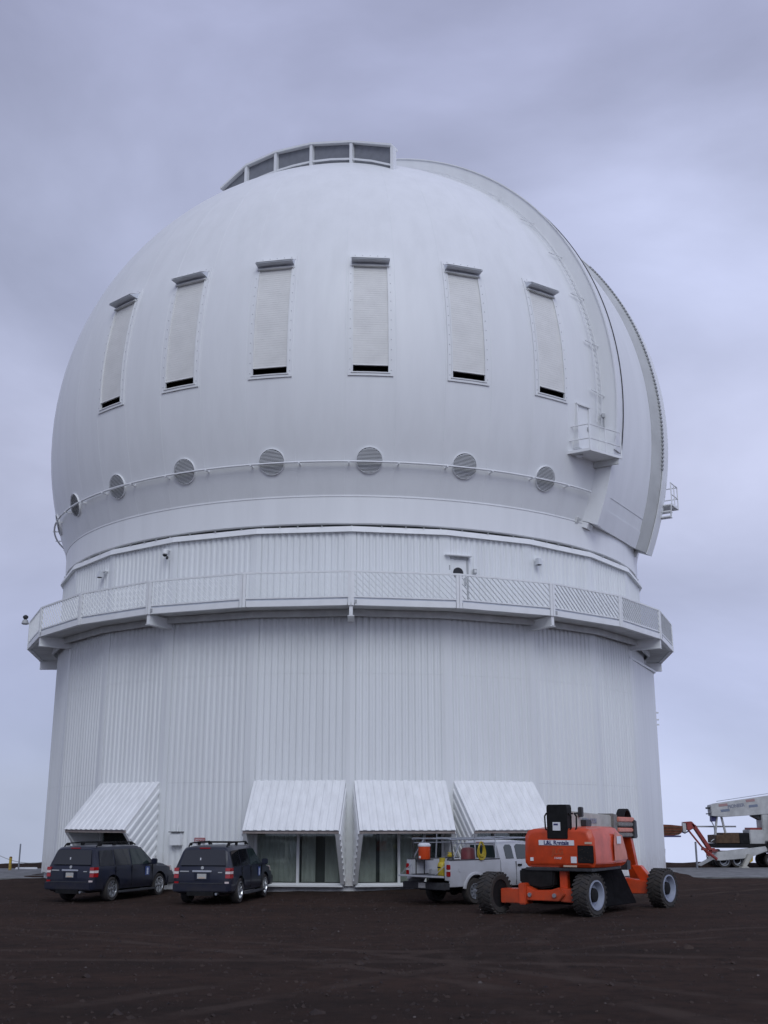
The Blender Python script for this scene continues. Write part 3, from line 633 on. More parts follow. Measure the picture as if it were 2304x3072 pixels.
fg = sweep(MB(), [(3.0, 15.4), (3.0, 16.56), (3.6, 16.56), (3.6, 15.4)], -22.2, 178).obj('arch_girder', 'cream', dome, smooth=30)
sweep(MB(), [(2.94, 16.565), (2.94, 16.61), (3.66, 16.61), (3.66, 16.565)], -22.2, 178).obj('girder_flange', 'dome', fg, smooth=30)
sh = sweep(MB(), [(-2.99, 15.7), (-2.99, 16.28), (2.99, 16.28), (2.99, 15.7)], -22.0, 112, 110).obj('shutter_door', 'dome', dome, smooth=30)
sweep(MB(), [(-2.6, 16.285), (-2.6, 16.30), (2.0, 16.30), (2.0, 16.285)], -17.0, 100, 100).obj('shutter_skin', 'dome', sh, smooth=30)
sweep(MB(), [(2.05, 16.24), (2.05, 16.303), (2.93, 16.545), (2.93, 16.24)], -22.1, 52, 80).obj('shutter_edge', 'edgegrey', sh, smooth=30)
# toothed rack on the far girder
rk = MB()
for i in range(62):
    ps = 37-i*.72; p = A_(ps, 2.9, 16.57); q = A_(ps-.36, 2.9, 16.57); d = (q-p); rad = (p-CC-pv*2.9).normalized()
    rk.hexa([p-pv*.05-rad*.02, p+pv*.09-rad*.02, p+pv*.09+rad*.055, p-pv*.05+rad*.055], [q-pv*.05-rad*.02, q+pv*.09-rad*.02, q+pv*.09+rad*.055, q-pv*.05+rad*.055])
o = rk.obj('rack_teeth', 'greypaint', fg); o['kind'] = 'stuff'
# foot of the girders
MB().hexa([A_(-22.3, -3.61, 15.2), A_(-22.3, -3.05, 15.2), A_(-22.3, -3.05, 16.1), A_(-22.3, -3.61, 16.1)], [A_(-23.2, -3.61, 15.2), A_(-23.2, -3.05, 15.2), A_(-23.2, -3.05, 16.1), A_(-23.2, -3.61, 16.1)]).obj('girder_foot', 'dome', ng)
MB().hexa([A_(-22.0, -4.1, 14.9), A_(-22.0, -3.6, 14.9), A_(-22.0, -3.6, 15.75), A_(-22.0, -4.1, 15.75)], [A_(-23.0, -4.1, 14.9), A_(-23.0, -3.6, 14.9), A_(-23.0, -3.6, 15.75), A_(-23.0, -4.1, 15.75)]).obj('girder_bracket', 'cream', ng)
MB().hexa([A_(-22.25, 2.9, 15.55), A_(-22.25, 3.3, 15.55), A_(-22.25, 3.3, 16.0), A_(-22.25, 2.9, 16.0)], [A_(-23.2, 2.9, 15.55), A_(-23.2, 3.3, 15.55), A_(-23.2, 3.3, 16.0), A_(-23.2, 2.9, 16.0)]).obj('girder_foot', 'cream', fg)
# lower lap plate of the shutter
sweep(MB(), [(-2.9, 16.0), (-2.9, 16.33), (2.0, 16.33), (2.0, 16.0)], -22.2, -19.2, 6).obj('shutter_toe', 'dome', sh, smooth=30)
# ladder up the near girder
ld = bpy.data.objects.new('ladder', None); C.objects.link(ld); ld.parent = dome
for n0 in (-3.78, -4.14):
    b = MB(); pts = [A_(-6+i*2.2, n0, math.sqrt(RD*RD-n0*n0)+.17) for i in range(34)]; b.path(pts, .02, 5); b.obj('stringer', 'dome', ld, smooth=60)
for i in range(72):
    ps = -5.5+i*1.03; r0 = math.sqrt(RD*RD-16)+.17
    b = MB().tube(A_(ps, -3.78, r0), A_(ps, -4.14, r0), .016, 5); b.obj('rung', 'dome', ld)
for ps in (-1, 8, 17.5, 27, 36.5, 46):
    rr = math.sqrt(RD*RD-4.6*4.6); MB().tube(A_(ps, -3.62, rr+.45), A_(ps+.4, -4.5, rr+.16), .028, 6).obj('safety_hoop', 'dome', ld)
# balcony in the corner of dome and girder
def balcony(n0, n1, a0, a1, z, hgt, b0=None, b1=None):      # a0..a1 along the girder at n0, b0..b1 at the outer edge n1
    b0 = a0 if b0 is None else b0; b1 = a1 if b1 is None else b1
    r = bpy.data.objects.new('balcony', None); C.objects.link(r); r.parent = dome
    Q = lambda a, n, zz: sv*a+pv*n+Vector((0, 0, zz))
    MB().hexa([Q(a0, n0, z), Q(a1, n0, z), Q(b1, n1, z), Q(b0, n1, z)], [Q(a0, n0, z+.05), Q(a1, n0, z+.05), Q(b1, n1, z+.05), Q(b0, n1, z+.05)]).obj('deck', 'dome', r)
    for (aa, na), (ab, nb) in (((b0, n1), (b1, n1)), ((b1, n1), (a1, n0))):
        p, q = Q(aa, na, z-.03), Q(ab, nb, z-.03); d = (q-p).normalized(); s_ = d.cross(up)*.025
        MB().hexa([p-s_, q-s_, q+s_, p+s_], [x+up*.12 for x in (p-s_, q-s_, q+s_, p+s_)]).obj('toe_board', 'dome', r)
    for h in (.55, hgt): MB().path([Q(b0+.12, n1, z+h), Q(b1, n1, z+h), Q(a1, n0, z+h)], .03, 6).obj('guard_rail', 'dome', r)
    for a, nn in ((b0+.14, n1), (b1, n1), ((a1+b1)/2, (n0+n1)/2), (a1, n0+(.05 if n1 > n0 else -.05))): MB().tube(Q(a, nn, z), Q(a, nn, z+hgt), .03, 6).obj('guard_post', 'dome', r)
    return r, Q
bc, Q = balcony(-3.62, -5.55, 14.9, 16.62, 18.27, 1.2, 14.5, 15.87)
MB().hexa([Q(15.3, -3.7, 18.0), Q(16.5, -3.7, 18.0), Q(16.5, -3.8, 18.0), Q(15.3, -3.8, 18.0)], [Q(15.3, -3.7, 18.27), Q(16.5, -3.7, 18.27), Q(16.5, -3.8, 18.27), Q(15.3, -3.8, 18.27)]).obj('deck_beam', 'cream', bc)
MB().lathe(Q(15.2, -5.1, 18.18), (0, 0, 1), [(.14, 0), (.16, .04), (.12, .09)], 14).obj('deck_lamp', 'sticker', bc, smooth=40)
bd = bpy.data.objects.new('dome_door', None); C.objects.link(bd); bd.parent = dome
def tang(az, el, u, v, o):      # point in the tangent frame at the sphere: u right, v up, o out, upright door
    a = R_(az); c = S(az, el); rt = Vector((math.cos(a), math.sin(a), 0)); of = Vector((math.sin(a), -math.cos(a), 0)); return c+rt*u+up*v+of*o
def dbox(u0, u1, v0, v1, o0, o1, name, material, par):
    pts = lambda v: [tang(39.2, -7.4, u0, v, o0), tang(39.2, -7.4, u1, v, o0), tang(39.2, -7.4, u1, v, o1), tang(39.2, -7.4, u0, v, o1)]
    return MB().hexa(pts(v0), pts(v1)).obj(name, material, par)
dbox(-.37, .37, -1.0, 1.0, -.5, .10, 'door_leaf', 'dome', bd); dbox(-.46, -.37, -1.0, 1.06, -.5, .17, 'door_frame', 'dome', bd); dbox(.37, .46, -1.0, 1.06, -.5, .17, 'door_frame', 'dome', bd); dbox(-.46, .46, 1.0, 1.08, -.5, .20, 'door_head', 'white', bd)
for v in (-.6, .1, .7): dbox(-.38, -.32, v, v+.12, .1, .14, 'hinge', 'greypaint', bd)
dbox(.26, .33, -.1, .08, .1, .16, 'handle', 'greypaint', bd)
fl = bpy.data.objects.new('flood_lamp', None); C.objects.link(fl); fl.parent = dome
pl = A_(-4.8, -3.62, 15.95); MB().box(pl-pv*.12+up*.1, (.16, .16, .2)).obj('lamp_head', 'greypaint', fl, bevel=.02); MB().tube(pl-pv*.06+up*.02, pl-pv*.06-up*.5, .03).obj('conduit', 'greypaint', fl)
bf, Q = balcony(3.5, 4.6, 15.5, 16.62, 17.85, 1.15)
MB().hexa([Q(15.6, 3.5, 17.25), Q(16.5, 3.5, 17.25), Q(16.5, 3.9, 17.25), Q(15.6, 3.9, 17.25)], [Q(15.6, 3.5, 17.31), Q(16.5, 3.5, 17.31), Q(16.5, 3.9, 17.31), Q(15.6, 3.9, 17.31)]).obj('step', 'white', bf)
MB().hexa([Q(15.6, 3.5, 17.52), Q(16.52, 3.5, 17.52), Q(16.52, 3.9, 17.52), Q(15.6, 3.9, 17.52)], [Q(15.6, 3.5, 17.58), Q(16.52, 3.5, 17.58), Q(16.52, 3.9, 17.58), Q(15.6, 3.9, 17.58)]).obj('step', 'white', bf)
MB().tube(Q(16.6, 3.5, 17.85), Q(16.48, 3.7, 17.25), .04).obj('stringer', 'white', bf)
# raised hood over the top beside the slit
AH = [7.33, 4.91, 2.42, .10, -1.88, -3.60]; ZT = [34.96, 35.99, 36.73, 37.02, 36.88, 36.02]; NH = -8.0
def ZB(a): return ZC+math.sqrt(RD*RD-NH*NH-a*a)
def H_(a, n, z): return sv*a+pv*n+up*z
th_ = bpy.data.objects.new('crown_hood', None); C.objects.link(th_); th_.parent = dome
for i in range(5):
    p, q, a, c = AH[i], AH[i+1], ZT[i], ZT[i+1]
    MB().hexa([H_(p, NH-.14, a-.06), H_(q, NH-.14, c-.06), H_(q, NH+.5, c-.06), H_(p, NH+.5, a-.06)], [H_(p, NH-.14, a+.06), H_(q, NH-.14, c+.06), H_(q, NH+.5, c+.06), H_(p, NH+.5, a+.06)]).obj('roof_plate', 'dome', th_)
    MB().hexa([H_(p-.05, NH+.10, ZB(p)-.5), H_(q+.05, NH+.10, ZB(q)-.5), H_(q+.05, NH+.16, ZB(q)-.5), H_(p-.05, NH+.16, ZB(p)-.5)], [H_(p-.05, NH+.10, a-.05), H_(q+.05, NH+.10, c-.05), H_(q+.05, NH+.16, c-.05), H_(p-.05, NH+.16, a-.05)]).obj('side_panel', 'crowngrey', th_)
    ba = MB(); m_ = (p+q)/2
    for p1, q1 in ((p-.1, m_), (m_, q+.1)): ba.hexa([H_(p1, NH-.07, ZB(p1)+.14), H_(q1, NH-.07, ZB(q1)+.14), H_(q1, NH-.02, ZB(q1)+.14), H_(p1, NH-.02, ZB(p1)+.14)], [H_(p1, NH-.07, ZB(p1)+.24), H_(q1, NH-.07, ZB(q1)+.24), H_(q1, NH-.02, ZB(q1)+.24), H_(p1, NH-.02, ZB(p1)+.24)])
    ba.obj('base_angle', 'dome', th_)
for p, a in zip(AH[:5], ZT[:5]):
    MB().hexa([H_(p-.085, NH-.10, ZB(p)-.5), H_(p+.085, NH-.10, ZB(p)-.5), H_(p+.085, NH+.2, ZB(p)-.5), H_(p-.085, NH+.2, ZB(p)-.5)], [H_(p-.085, NH-.10, a-.062), H_(p+.085, NH-.10, a-.062), H_(p+.085, NH+.2, a-.062), H_(p-.085, NH+.2, a-.062)]).obj('hood_post', 'dome', th_)

# ------------------------------------------------------------------ vehicles: shared helpers
def boolcut(me, cutters):
    ob = bpy.data.objects.new('t', me); C.objects.link(ob); tmp = []
    for cm_ in cutters:
        c = bpy.data.objects.new('c', cm_); C.objects.link(c); tmp.append(c)
        m = ob.modifiers.new('b', 'BOOLEAN'); m.operation = 'DIFFERENCE'; m.object = c; m.solver = 'EXACT'
    bpy.context.view_layer.update()
    r = bpy.data.meshes.new_from_object(ob.evaluated_get(bpy.context.evaluated_depsgraph_get()))
    for o_ in tmp+[ob]: bpy.data.objects.remove(o_)
    return r
def loft(stations, mirror=True):
    """stations: (x, [(y, z) ... bottom centre to top centre]); closed solid"""
    b = MB(); rows = []
    for x, h in stations:
        ring = [(x, y, z) for y, z in h]+[(x, -y, z) for y, z in h[::-1] if y > 1e-6]
        rows.append(ring)
    b.grid(rows, True); n = len(rows[0]); k = 0
    b.f.append(tuple(range(n))); b.f.append(tuple((len(rows)-1)*n+i for i in range(n))[::-1]); return b
def cyl_mesh(c, axis, r, l, n=28): c = Vector(c); a = Vector(axis).normalized(); return MB().tube(c-a*l/2, c+a*l/2, r, n).mesh('cut', 'black')
def road_wheel(parent, x, y, R0, W, rim_r, side, spokes, rimmat, lugs=0):
    """side = +1 when the outer face looks to +y"""
    w_ = bpy.data.objects.new('wheel', None); C.objects.link(w_); w_.parent = parent; w_.location = (x, y, R0)
    h = W/2; prof = [(rim_r, -h+.02), (R0*.90, -h), (R0*.975, -h+.035), (R0, -h+.08), (R0, h-.08), (R0*.975, h-.035), (R0*.90, h), (rim_r, h-.02)]
    MB().lathe((0, 0, 0), (0, side, 0), prof, 40, close=True).obj('tyre', 'rubber', w_, smooth=35)
    if lugs:
        b = MB()
        for i in range(lugs):
            for sgn in (-1, 1):
                t0 = 2*math.pi*(i+(.25 if sgn > 0 else .75))/lugs; pts = []
                for k, (hh, dt) in enumerate(((0.02*sgn, 0), (h*.98*sgn, .16))):
                    for dd in (-.055, .055):
                        for rr in (R0-.03, R0+.02):
                            a = t0+dt+dd; pts.append((rr*math.cos(a), hh, rr*math.sin(a)))
                b.add(pts, [(0,1,3,2),(4,6,7,5),(0,4,5,1),(2,3,7,6),(0,2,6,4),(1,5,7,3)])
        o_ = b.obj('tread_lugs', 'rubber', w_); o_['kind'] = 'stuff'
    rp = [(rim_r+.012, h-.03), (rim_r+.012, h+.002), (rim_r-.02, h+.0), (rim_r-.035, h-.05), (rim_r*.85, h-.09)] if spokes else [(rim_r+.02, h-.03), (rim_r+.02, h+.012), (rim_r-.02, h+.012), (rim_r-.05, h-.06), (rim_r*.80, h-.16), (rim_r*.45, h-.19), (.03, h-.19)]
    rim = MB().lathe((0, 0, 0), (0, side, 0), rp, 40, cap0=False).obj('rim', rimmat, w_, smooth=30)
    MB().lathe((0, 0, 0), (0, side, 0), [(rim_r+.005, -h+.09), (rim_r+.005, -h+.06), (.04, -h+.06)], 28).obj('rim_back', 'black', w_)
    if not spokes: MB().lathe((0, 0, 0), (0, side, 0), [(rim_r*.52, h-.17), (rim_r*.48, h-.06), (rim_r*.40, h-.045), (.03, h-.045)], 24).obj('hub', 'black', rim, smooth=30)
    if spokes:
        MB().lathe((0, 0, 0), (0, side, 0), [(rim_r*.9, h-.12), (rim_r*.9, h-.10), (.02, h-.10)], 24).obj('brake_shadow', 'black', w_)
        for i in range(spokes):
            a = 2*math.pi*i/spokes; ca, sa = math.cos(a), math.sin(a); T = lambda r, t, yy: (r*ca-t*sa, side*yy, r*sa+t*ca)
            MB().hexa([T(.05, -.035, h-.085), T(.05, .035, h-.085), T(rim_r*.98, .045, h-.085), T(rim_r*.98, -.045, h-.085)], [T(.05, -.03, h-.035), T(.05, .03, h-.035), T(rim_r*.97, .035, h-.012), T(rim_r*.97, -.035, h-.012)]).obj('spoke', rimmat, rim)
        MB().lathe((0, 0, 0), (0, side, 0), [(.075, h-.09), (.075, h-.03), (.03, h-.02)], 16).obj('hub_cap', rimmat, rim, smooth=30)
    return w_
def patch(name, pts, thick, material, parent, bevel=0):
    p = [Vector(q) for q in pts]; nrm = (p[1]-p[0]).cross(p[-1]-p[0]).normalized()*thick
    return MB().prism([q-nrm*.3 for q in p], nrm).obj(name, material, parent, bevel=bevel)

# ------------------------------------------------------------------ dark SUVs
def make_suv(label):
    t = thing('parked_car', label, 'car', group='dark SUVs parked against the drum')
    def sec(wb, wt, zb, zbelt, zr, yr):
        zb2 = min(zbelt, zr-.05)
        return [(0, zb), (wb*.80, zb), (wb*.94, zb+.05), (wb*.995, zb+.20), (wb, zb+.42 if zb2 > zb+.5 else (zb+zb2)/2), (wt+.015, zb2-.10), (wt, zb2), (yr+.03, zr-.10 if zr-.10 > zb2 else zb2+.01), (yr-.03, zr-.035 if zr-.1 > zb2 else zb2+.02), (yr-.16, zr-.005), (0, zr+.01)]
    S_ = [(-2.64, sec(.90, .86, .46, 1.0, 1.04, .80)), (-2.60, sec(.965, .93, .38, 1.10, 1.14, .84)), (-2.555, sec(.985, .945, .36, 1.13, 1.20, .84)), (-2.40, sec(.99, .95, .34, 1.15, 1.76, .735)), (-2.30, sec(.995, .955, .34, 1.15, 1.82, .735)), (-1.5, sec(1.0, .96, .34, 1.15, 1.845, .75)), (-.3, sec(1.0, .96, .34, 1.14, 1.85, .755)), (.30, sec(1.0, .96, .34, 1.13, 1.83, .75)), (.52, sec(1.0, .96, .34, 1.12, 1.77, .74)), (1.28, sec(1.0, .955, .34, 1.10, 1.245, .80)), (1.40, sec(1.0, .95, .34, 1.08, 1.205, .83)), (2.0, sec(.99, .93, .34, 1.05, 1.16, .82)), (2.38, sec(.96, .90, .36, 1.0, 1.09, .78)), (2.55, sec(.92, .86, .38, .92, .99, .74)), (2.62, sec(.86, .80, .42, .82, .88, .70))]
    me = loft(S_).mesh('body', 'navy')
    me = boolcut(me, [cyl_mesh((x, y, .41), (0, 1, 0), .475, .55) for x in (-1.51, 1.51) for y in (-.86, .86)])
    bm = bmesh.new(); bm.from_mesh(me); bm.to_mesh(me); bm.free()
    me.polygons.foreach_set('use_smooth', [True]*len(me.polygons)); me.set_sharp_from_angle(angle=R_(32)); me.materials.clear(); me.materials.append(MT['navy'])
    for p_ in me.polygons: p_.material_index = 0
    body = put('body', me, t)
    MB().box((0, 0, .42), (5.0, 1.45, .20)).obj('underbody', 'black', t)
    for x in (-1.51, 1.51):
        for y in (-1, 1): road_wheel(t, x, y*.85, .405, .27, .27, y, 6, 'alloy')
    MB().tube((-1.51, -.75, .40), (-1.51, .75, .40), .07).obj('axle', 'black', t)
    # glass
    def sy(z, wt=.957, zb=1.145, yr=.782, zt=1.745): return wt+(yr-wt)*(z-zb)/(zt-zb)+.008
    for s in (-1, 1):
        def W(name, pts, m_): patch(name, [(x, s*sy(z), z) for x, z in pts], .012*(-s), m_, t)
        W('quarter_window', [(-2.30, 1.19), (-1.42, 1.18), (-1.42, 1.70), (-2.20, 1.69)], 'carglass')
        W('rear_door_window', [(-1.34, 1.18), (-.42, 1.18), (-.42, 1.72), (-1.34, 1.71)], 'carglass')
        W('front_door_window', [(-.32, 1.17), (.98, 1.17), (.86, 1.28), (.38, 1.70), (-.32, 1.72)], 'carglass2')
        for x in (-1.05, .0):
            MB().box((x-.28, s*1.004, 1.02), (.24, .03, .035)).obj('door_handle', 'navy', t, bevel=.008)
        for x0 in (-1.38, -.37, .98): MB().box((x0, s*.99, .80), (.012, .03, .70)).obj('door_seam', 'black', t)
        MB().box((.0, s*.99, .30), (2.3, .20, .06)).obj('running_board', 'plastic', t, bevel=.01)
        m_ = bpy.data.objects.new('mirror', None); C.objects.link(m_); m_.parent = t
        MB().box((.86, s*1.13, 1.25), (.13, .22, .20)).obj('mirror_shell', 'navy', m_, bevel=.03); MB().box((.86, s*1.0, 1.18), (.07, .14, .05)).obj('mirror_arm', 'navy', m_)
        tl = bpy.data.objects.new('tail_light', None); C.objects.link(tl); tl.parent = t
        for z0, z1, m2 in ((1.06, 1.16, 'red'), (.975, 1.055, 'clearlens'), (.84, .97, 'red')):
            MB().hexa([(-2.655, s*.80, z0), (-2.655, s*.955, z0), (-2.44, s*1.004, z0), (-2.44, s*.8, z0)], [(-2.64, s*.80, z1), (-2.635, s*.955, z1), (-2.42, s*1.0, z1), (-2.42, s*.8, z1)]).obj('lens', m2, tl)
        MB().box((-2.655, s*.86, .70), (.03, .14, .07)).obj('reflector', 'clearlens' if s < 0 else 'red', t)
        rl = bpy.data.objects.new('roof_rail', None); C.objects.link(rl); rl.parent = t
        MB().path([(-2.15, s*.66, 1.82), (-2.02, s*.66, 1.92), (-1.2, s*.66, 1.945), (.0, s*.66, 1.945), (.25, s*.66, 1.85)], .024, 6).obj('rail_bar', 'black', rl, smooth=60)
        for x in (-1.95, -1.1, .0): MB().box((x, s*.66, 1.89), (.20, .05, .10)).obj('rail_foot', 'black', rl, bevel=.015)
        MB().box((.62, s*1.005, .93), (.26, .008, .30)).obj('door_emblem', 'decalblue', t)
        MB().lathe((.62, s*1.007, .98), (0, s, 0), [(.055, 0), (.055, .006)], 16).box((.62, s*1.012, .87), (.10, .004, .12)).obj('emblem_figure', 'decal', t)
        MB().hexa([(2.36, s*.62, .88), (2.60, s*.62, .88), (2.52, s*.90, .88), (2.30, s*.945, .88)], [(2.36, s*.62, 1.05), (2.55, s*.62, 1.05), (2.46, s*.86, 1.05), (2.30, s*.91, 1.05)]).obj('headlight', 'clearlens', t)
    MB().path([(-1.45, -.66, 1.94), (-1.45, .66, 1.94)], .018).obj('cross_bar', 'black', t); MB().path([(-.2, -.66, 1.94), (-.2, .66, 1.94)], .018).obj('cross_bar', 'black', t)
    patch('rear_window', [(-2.578, -.78, 1.235), (-2.425, -.675, 1.71), (-2.425, .675, 1.71), (-2.578, .78, 1.235)], .02, 'carglass', t)
    patch('windscreen', [(1.245, -.76, 1.275), (.56, -.68, 1.745), (.56, .68, 1.745), (1.245, .76, 1.275)], -.02, 'carglass2', t)
    MB().box((-2.38, 0, 1.775), (.10, .36, .035)).obj('brake_light', 'red', t)
    MB().box((-2.655, 0, 1.055), (.04, .66, .055)).obj('chrome_strip', 'chrome', t, bevel=.01)
    MB().box((-2.648, 0, .90), (.02, .52, .26)).obj('plate_recess', 'navy', t)
    pl_ = MB().box((-2.662, 0, .90), (.012, .31, .155)).obj('licence_plate', 'plate', t)
    MB().box((-2.67, 0, .85), (.005, .22, .03)).obj('plate_band', 'stickertan', pl_)
    MB().box((-2.652, .60, 1.05), (.02, .30, .035)).obj('name_badge', 'greypaint', t); MB().box((-2.652, -.62, 1.02), (.02, .14, .03)).obj('trim_badge', 'greypaint', t)
    MB().lathe((-2.615, 0, 1.16), (-1, 0, .15), [(.05, 0), (.05, .012)], 16).obj('maker_badge', 'greypaint', t)
    MB().box((-2.53, .10, 1.43), (.02, .035, .09)).obj('window_sticker', 'sticker', t)
    bp_ = MB(); bp_.prism([(-2.78, -.93, .42), (-2.60, -1.0, .42), (-2.1, -1.005, .42), (-2.1, 1.005, .42), (-2.60, 1.0, .42), (-2.78, .93, .42)], (0, 0, .26)); bp_.obj('rear_bumper', 'navy', t, bevel=.03)
    MB().box((-2.70, 0, .685), (.16, 1.5, .012)).obj('step_pad', 'plastic', t); MB().box((-2.72, 0, .36), (.1, .9, .12)).obj('hitch_bar', 'black', t)
    MB().tube((-2.80, -.55, .36), (-2.5, -.55, .36), .04).obj('exhaust_tip', 'steel', t)
    fb = MB(); fb.prism([(2.74, -.80, .40), (2.60, -.97, .40), (2.05, -1.005, .40), (2.05, 1.005, .40), (2.60, .97, .40), (2.74, .80, .40)], (0, 0, .34)); fb.obj('front_bumper', 'navy', t, bevel=.04)
    MB().box((2.63, 0, .86), (.05, 1.1, .24)).obj('grille', 'chrome', t, bevel=.01)
    return t
suv = make_suv('dark navy SUV beneath the leftmost window hood, showing its right side')
suv2 = copy_tree(suv); suv2['label'] = 'dark navy SUV seen from behind, beside the middle window hood and danger sign'
def place(o, x, y, beta): o.location = (x, y, gz(x, y)); o.rotation_euler = (0, 0, R_(90-beta))
place(suv, -8.62, -16.35, 22.5); place(suv2, -4.36, -18.1, 11.5)

# ------------------------------------------------------------------ white pickup
pk = thing('pickup_truck', 'white extended-cab pickup with open tailgate and pipe ladder rack', 'truck')
place(pk, 3.50, -19.30, 49)
def arcpts(cx_, cz, r, a0, a1, n): return [(cx_+r*math.cos(R_(a0+(a1-a0)*i/n)), cz+r*math.sin(R_(a0+(a1-a0)*i/n))) for i in range(n+1)]
for s in (-1, 1):
    out_ = [(-1.22, .58), (-.52, .58)]+[q for q in arcpts(0, .44, .52, 164, 16, 14)]+[(.52, .58), (1.28, .58), (1.28, 1.42), (-1.18, 1.40), (-1.25, 1.30)]
    bs = MB().prism([(x, s*1.0, z) for x, z in out_], (0, -s*.05, 0)).obj('bed_side', 'truckwhite', pk, bevel=.012)
    fl_ = MB(); ar = arcpts(0, .44, .60, 172, 8, 16); ai = arcpts(0, .44, .515, 172, 8, 16)
    fl_.slab([[(x, s*1.002, z) for x, z in ar], [(x*.96, s*1.055, .44+(z-.44)*.96) for x, z in ar], [(x, s*1.06, z) for x, z in ai]], [[(x, s*.98, z) for x, z in ar], [(x*.95, s*1.0, .44+(z-.44)*.95) for x, z in ar], [(x, s*.98, z) for x, z in ai]]); fl_.obj('wheel_arch_flare', 'truckwhite', bs, smooth=50)
    MB().box((.03, s*.965, 1.425), (2.46, .09, .03)).obj('bed_rail_cap', 'plastic', pk, bevel=.008)
    MB().box((.03, s*.80, 1.18), (2.46, .05, .46)).obj('bed_inner_wall', 'truckwhite', pk)
    MB().box((0, s*.74, .99), (.85, .24, .20)).obj('wheel_box', 'truckwhite', pk, bevel=.03)
    MB().box((-1.235, s*.90, 1.10), (.05, .19, .62)).obj('rear_pillar', 'truckwhite', pk)
    tl = bpy.data.objects.new('tail_light', None); C.objects.link(tl); tl.parent = pk
    MB().box((-1.24, s*.955, 1.21), (.10, .135, .16)).obj('lens', 'red', tl, bevel=.02); MB().box((-1.24, s*.955, 1.10), (.10, .135, .05)).obj('lens', 'clearlens', tl); MB().box((-1.24, s*.955, .99), (.10, .135, .16)).obj('lens', 'red', tl, bevel=.02)
    for x in (0, 4.0): road_wheel(pk, x, s*.86, .42, .28, .24, s, 8, 'steel')
MB().lathe((-.72, -1.004, 1.13), (0, -1, 0), [(.09, 0), (.09, .008)], 18).obj('fuel_cap', 'truckwhite', pk)
MB().box((.02, 0, .90), (2.46, 1.6, .05)).obj('bed_floor', 'plastic', pk)
MB().box((1.27, 0, 1.16), (.05, 1.9, .52)).obj('bed_front_wall', 'truckwhite', pk)
tg = MB().prism([(-1.27, -.80, .86), (-1.86, -.80, .895), (-1.86, .80, .895), (-1.27, .80, .86)], (0, 0, .065)).obj('tailgate', 'truckwhite', pk, bevel=.012)
MB().prism([(-1.28, -.74, .932), (-1.82, -.74, .966), (-1.82, .74, .966), (-1.28, .74, .932)], (0, 0, .008)).obj('tailgate_liner', 'plastic', tg)
for s in (-1, 1): MB().tube((-1.24, s*.80, 1.25), (-1.72, s*.80, .97), .012, 5).obj('tailgate_strap', 'steel', tg)
bb = MB().prism([(-1.52, -.70, .50), (-1.46, -1.0, .50), (-1.22, -1.0, .50), (-1.22, 1.0, .50), (-1.46, 1.0, .50), (-1.52, .70, .50)], (0, 0, .22)).obj('rear_bumper', 'darkmetal', pk, bevel=.02)
MB().box((-1.53, 0, .62), (.02, .32, .16)).obj('licence_plate', 'plate', bb)
MB().box((1.5, 0, .55), (5.4, .9, .20)).obj('chassis', 'black', pk); MB().tube((0, -.8, .42), (0, .8, .42), .09).obj('rear_axle', 'black', pk); MB().lathe((0, 0, .42), (1, 0, 0), [(.08, -.16), (.17, -.06), (.17, .06), (.08, .16)], 14).obj('differential', 'black', pk)
def psec(wb, wt, zb, zbelt, zr, yr):
    return [(0, zb), (wb*.85, zb), (wb*.96, zb+.06), (wb, zb+.25), (wb, (zb+zbelt)/2+.1), (wt+.01, zbelt-.08), (wt, zbelt), (yr+.03, max(zr-.10, zbelt+.01)), (yr-.03, max(zr-.03, zbelt+.02)), (yr-.18, zr), (0, zr+.015)]
PS_ = [(1.34, psec(.985, .96, .50, 1.36, 1.93, .76)), (1.42, psec(.99, .965, .48, 1.36, 1.99, .78)), (2.2, psec(1.0, .97, .48, 1.36, 2.02, .79)), (2.95, psec(1.0, .97, .48, 1.35, 1.99, .78)), (3.12, psec(1.0, .97, .48, 1.34, 1.93, .77)), (3.72, psec(1.0, .96, .48, 1.31, 1.42, .82)), (3.85, psec(1.0, .96, .48, 1.28, 1.38, .84)), (4.5, psec(.99, .95, .48, 1.24, 1.33, .84)), (4.82, psec(.96, .92, .50, 1.16, 1.24, .80)), (4.90, psec(.92, .88, .55, 1.05, 1.12, .76))]
me = boolcut(loft(PS_).mesh('cab', 'truckwhite'), [cyl_mesh((4.0, y, .44), (0, 1, 0), .52, .55) for y in (-.86, .86)])
me.polygons.foreach_set('use_smooth', [True]*len(me.polygons)); me.set_sharp_from_angle(angle=R_(32)); me.materials.clear(); me.materials.append(MT['truckwhite'])
for p_ in me.polygons: p_.material_index = 0
cab = put('cab', me, pk)
def py(z): return .968+(.80-.968)*(z-1.36)/(1.92-1.36)+.010
for s in (-1, 1):
    for nm, pts in (('rear_side_window', [(1.62, 1.42), (2.02, 1.42), (2.02, 1.82), (1.95, 1.88), (1.72, 1.88), (1.62, 1.80)]), ('front_side_window', [(2.18, 1.40), (3.42, 1.40), (3.30, 1.50), (3.02, 1.86), (2.30, 1.89), (2.18, 1.82)])):
        patch(nm, [(x, s*py(z), z) for x, z in pts], -.012*s, 'carglass2', cab)
    for x in (2.10, 3.45): MB().box((x, s*.993, .95), (.012, .03, .75)).obj('door_seam', 'plastic', cab)
    MB().box((2.28, s*1.012, 1.20), (.20, .04, .07)).obj('door_handle', 'black', cab, bevel=.01)
    m_ = MB().box((3.35, s*1.20, 1.50), (.12, .24, .32)).obj('mirror', 'black', cab, bevel=.03)
patch('rear_window', [(1.335, -.72, 1.45), (1.335, -.64, 1.86), (1.335, .64, 1.86), (1.335, .72, 1.45)], .03, 'carglass2', cab)
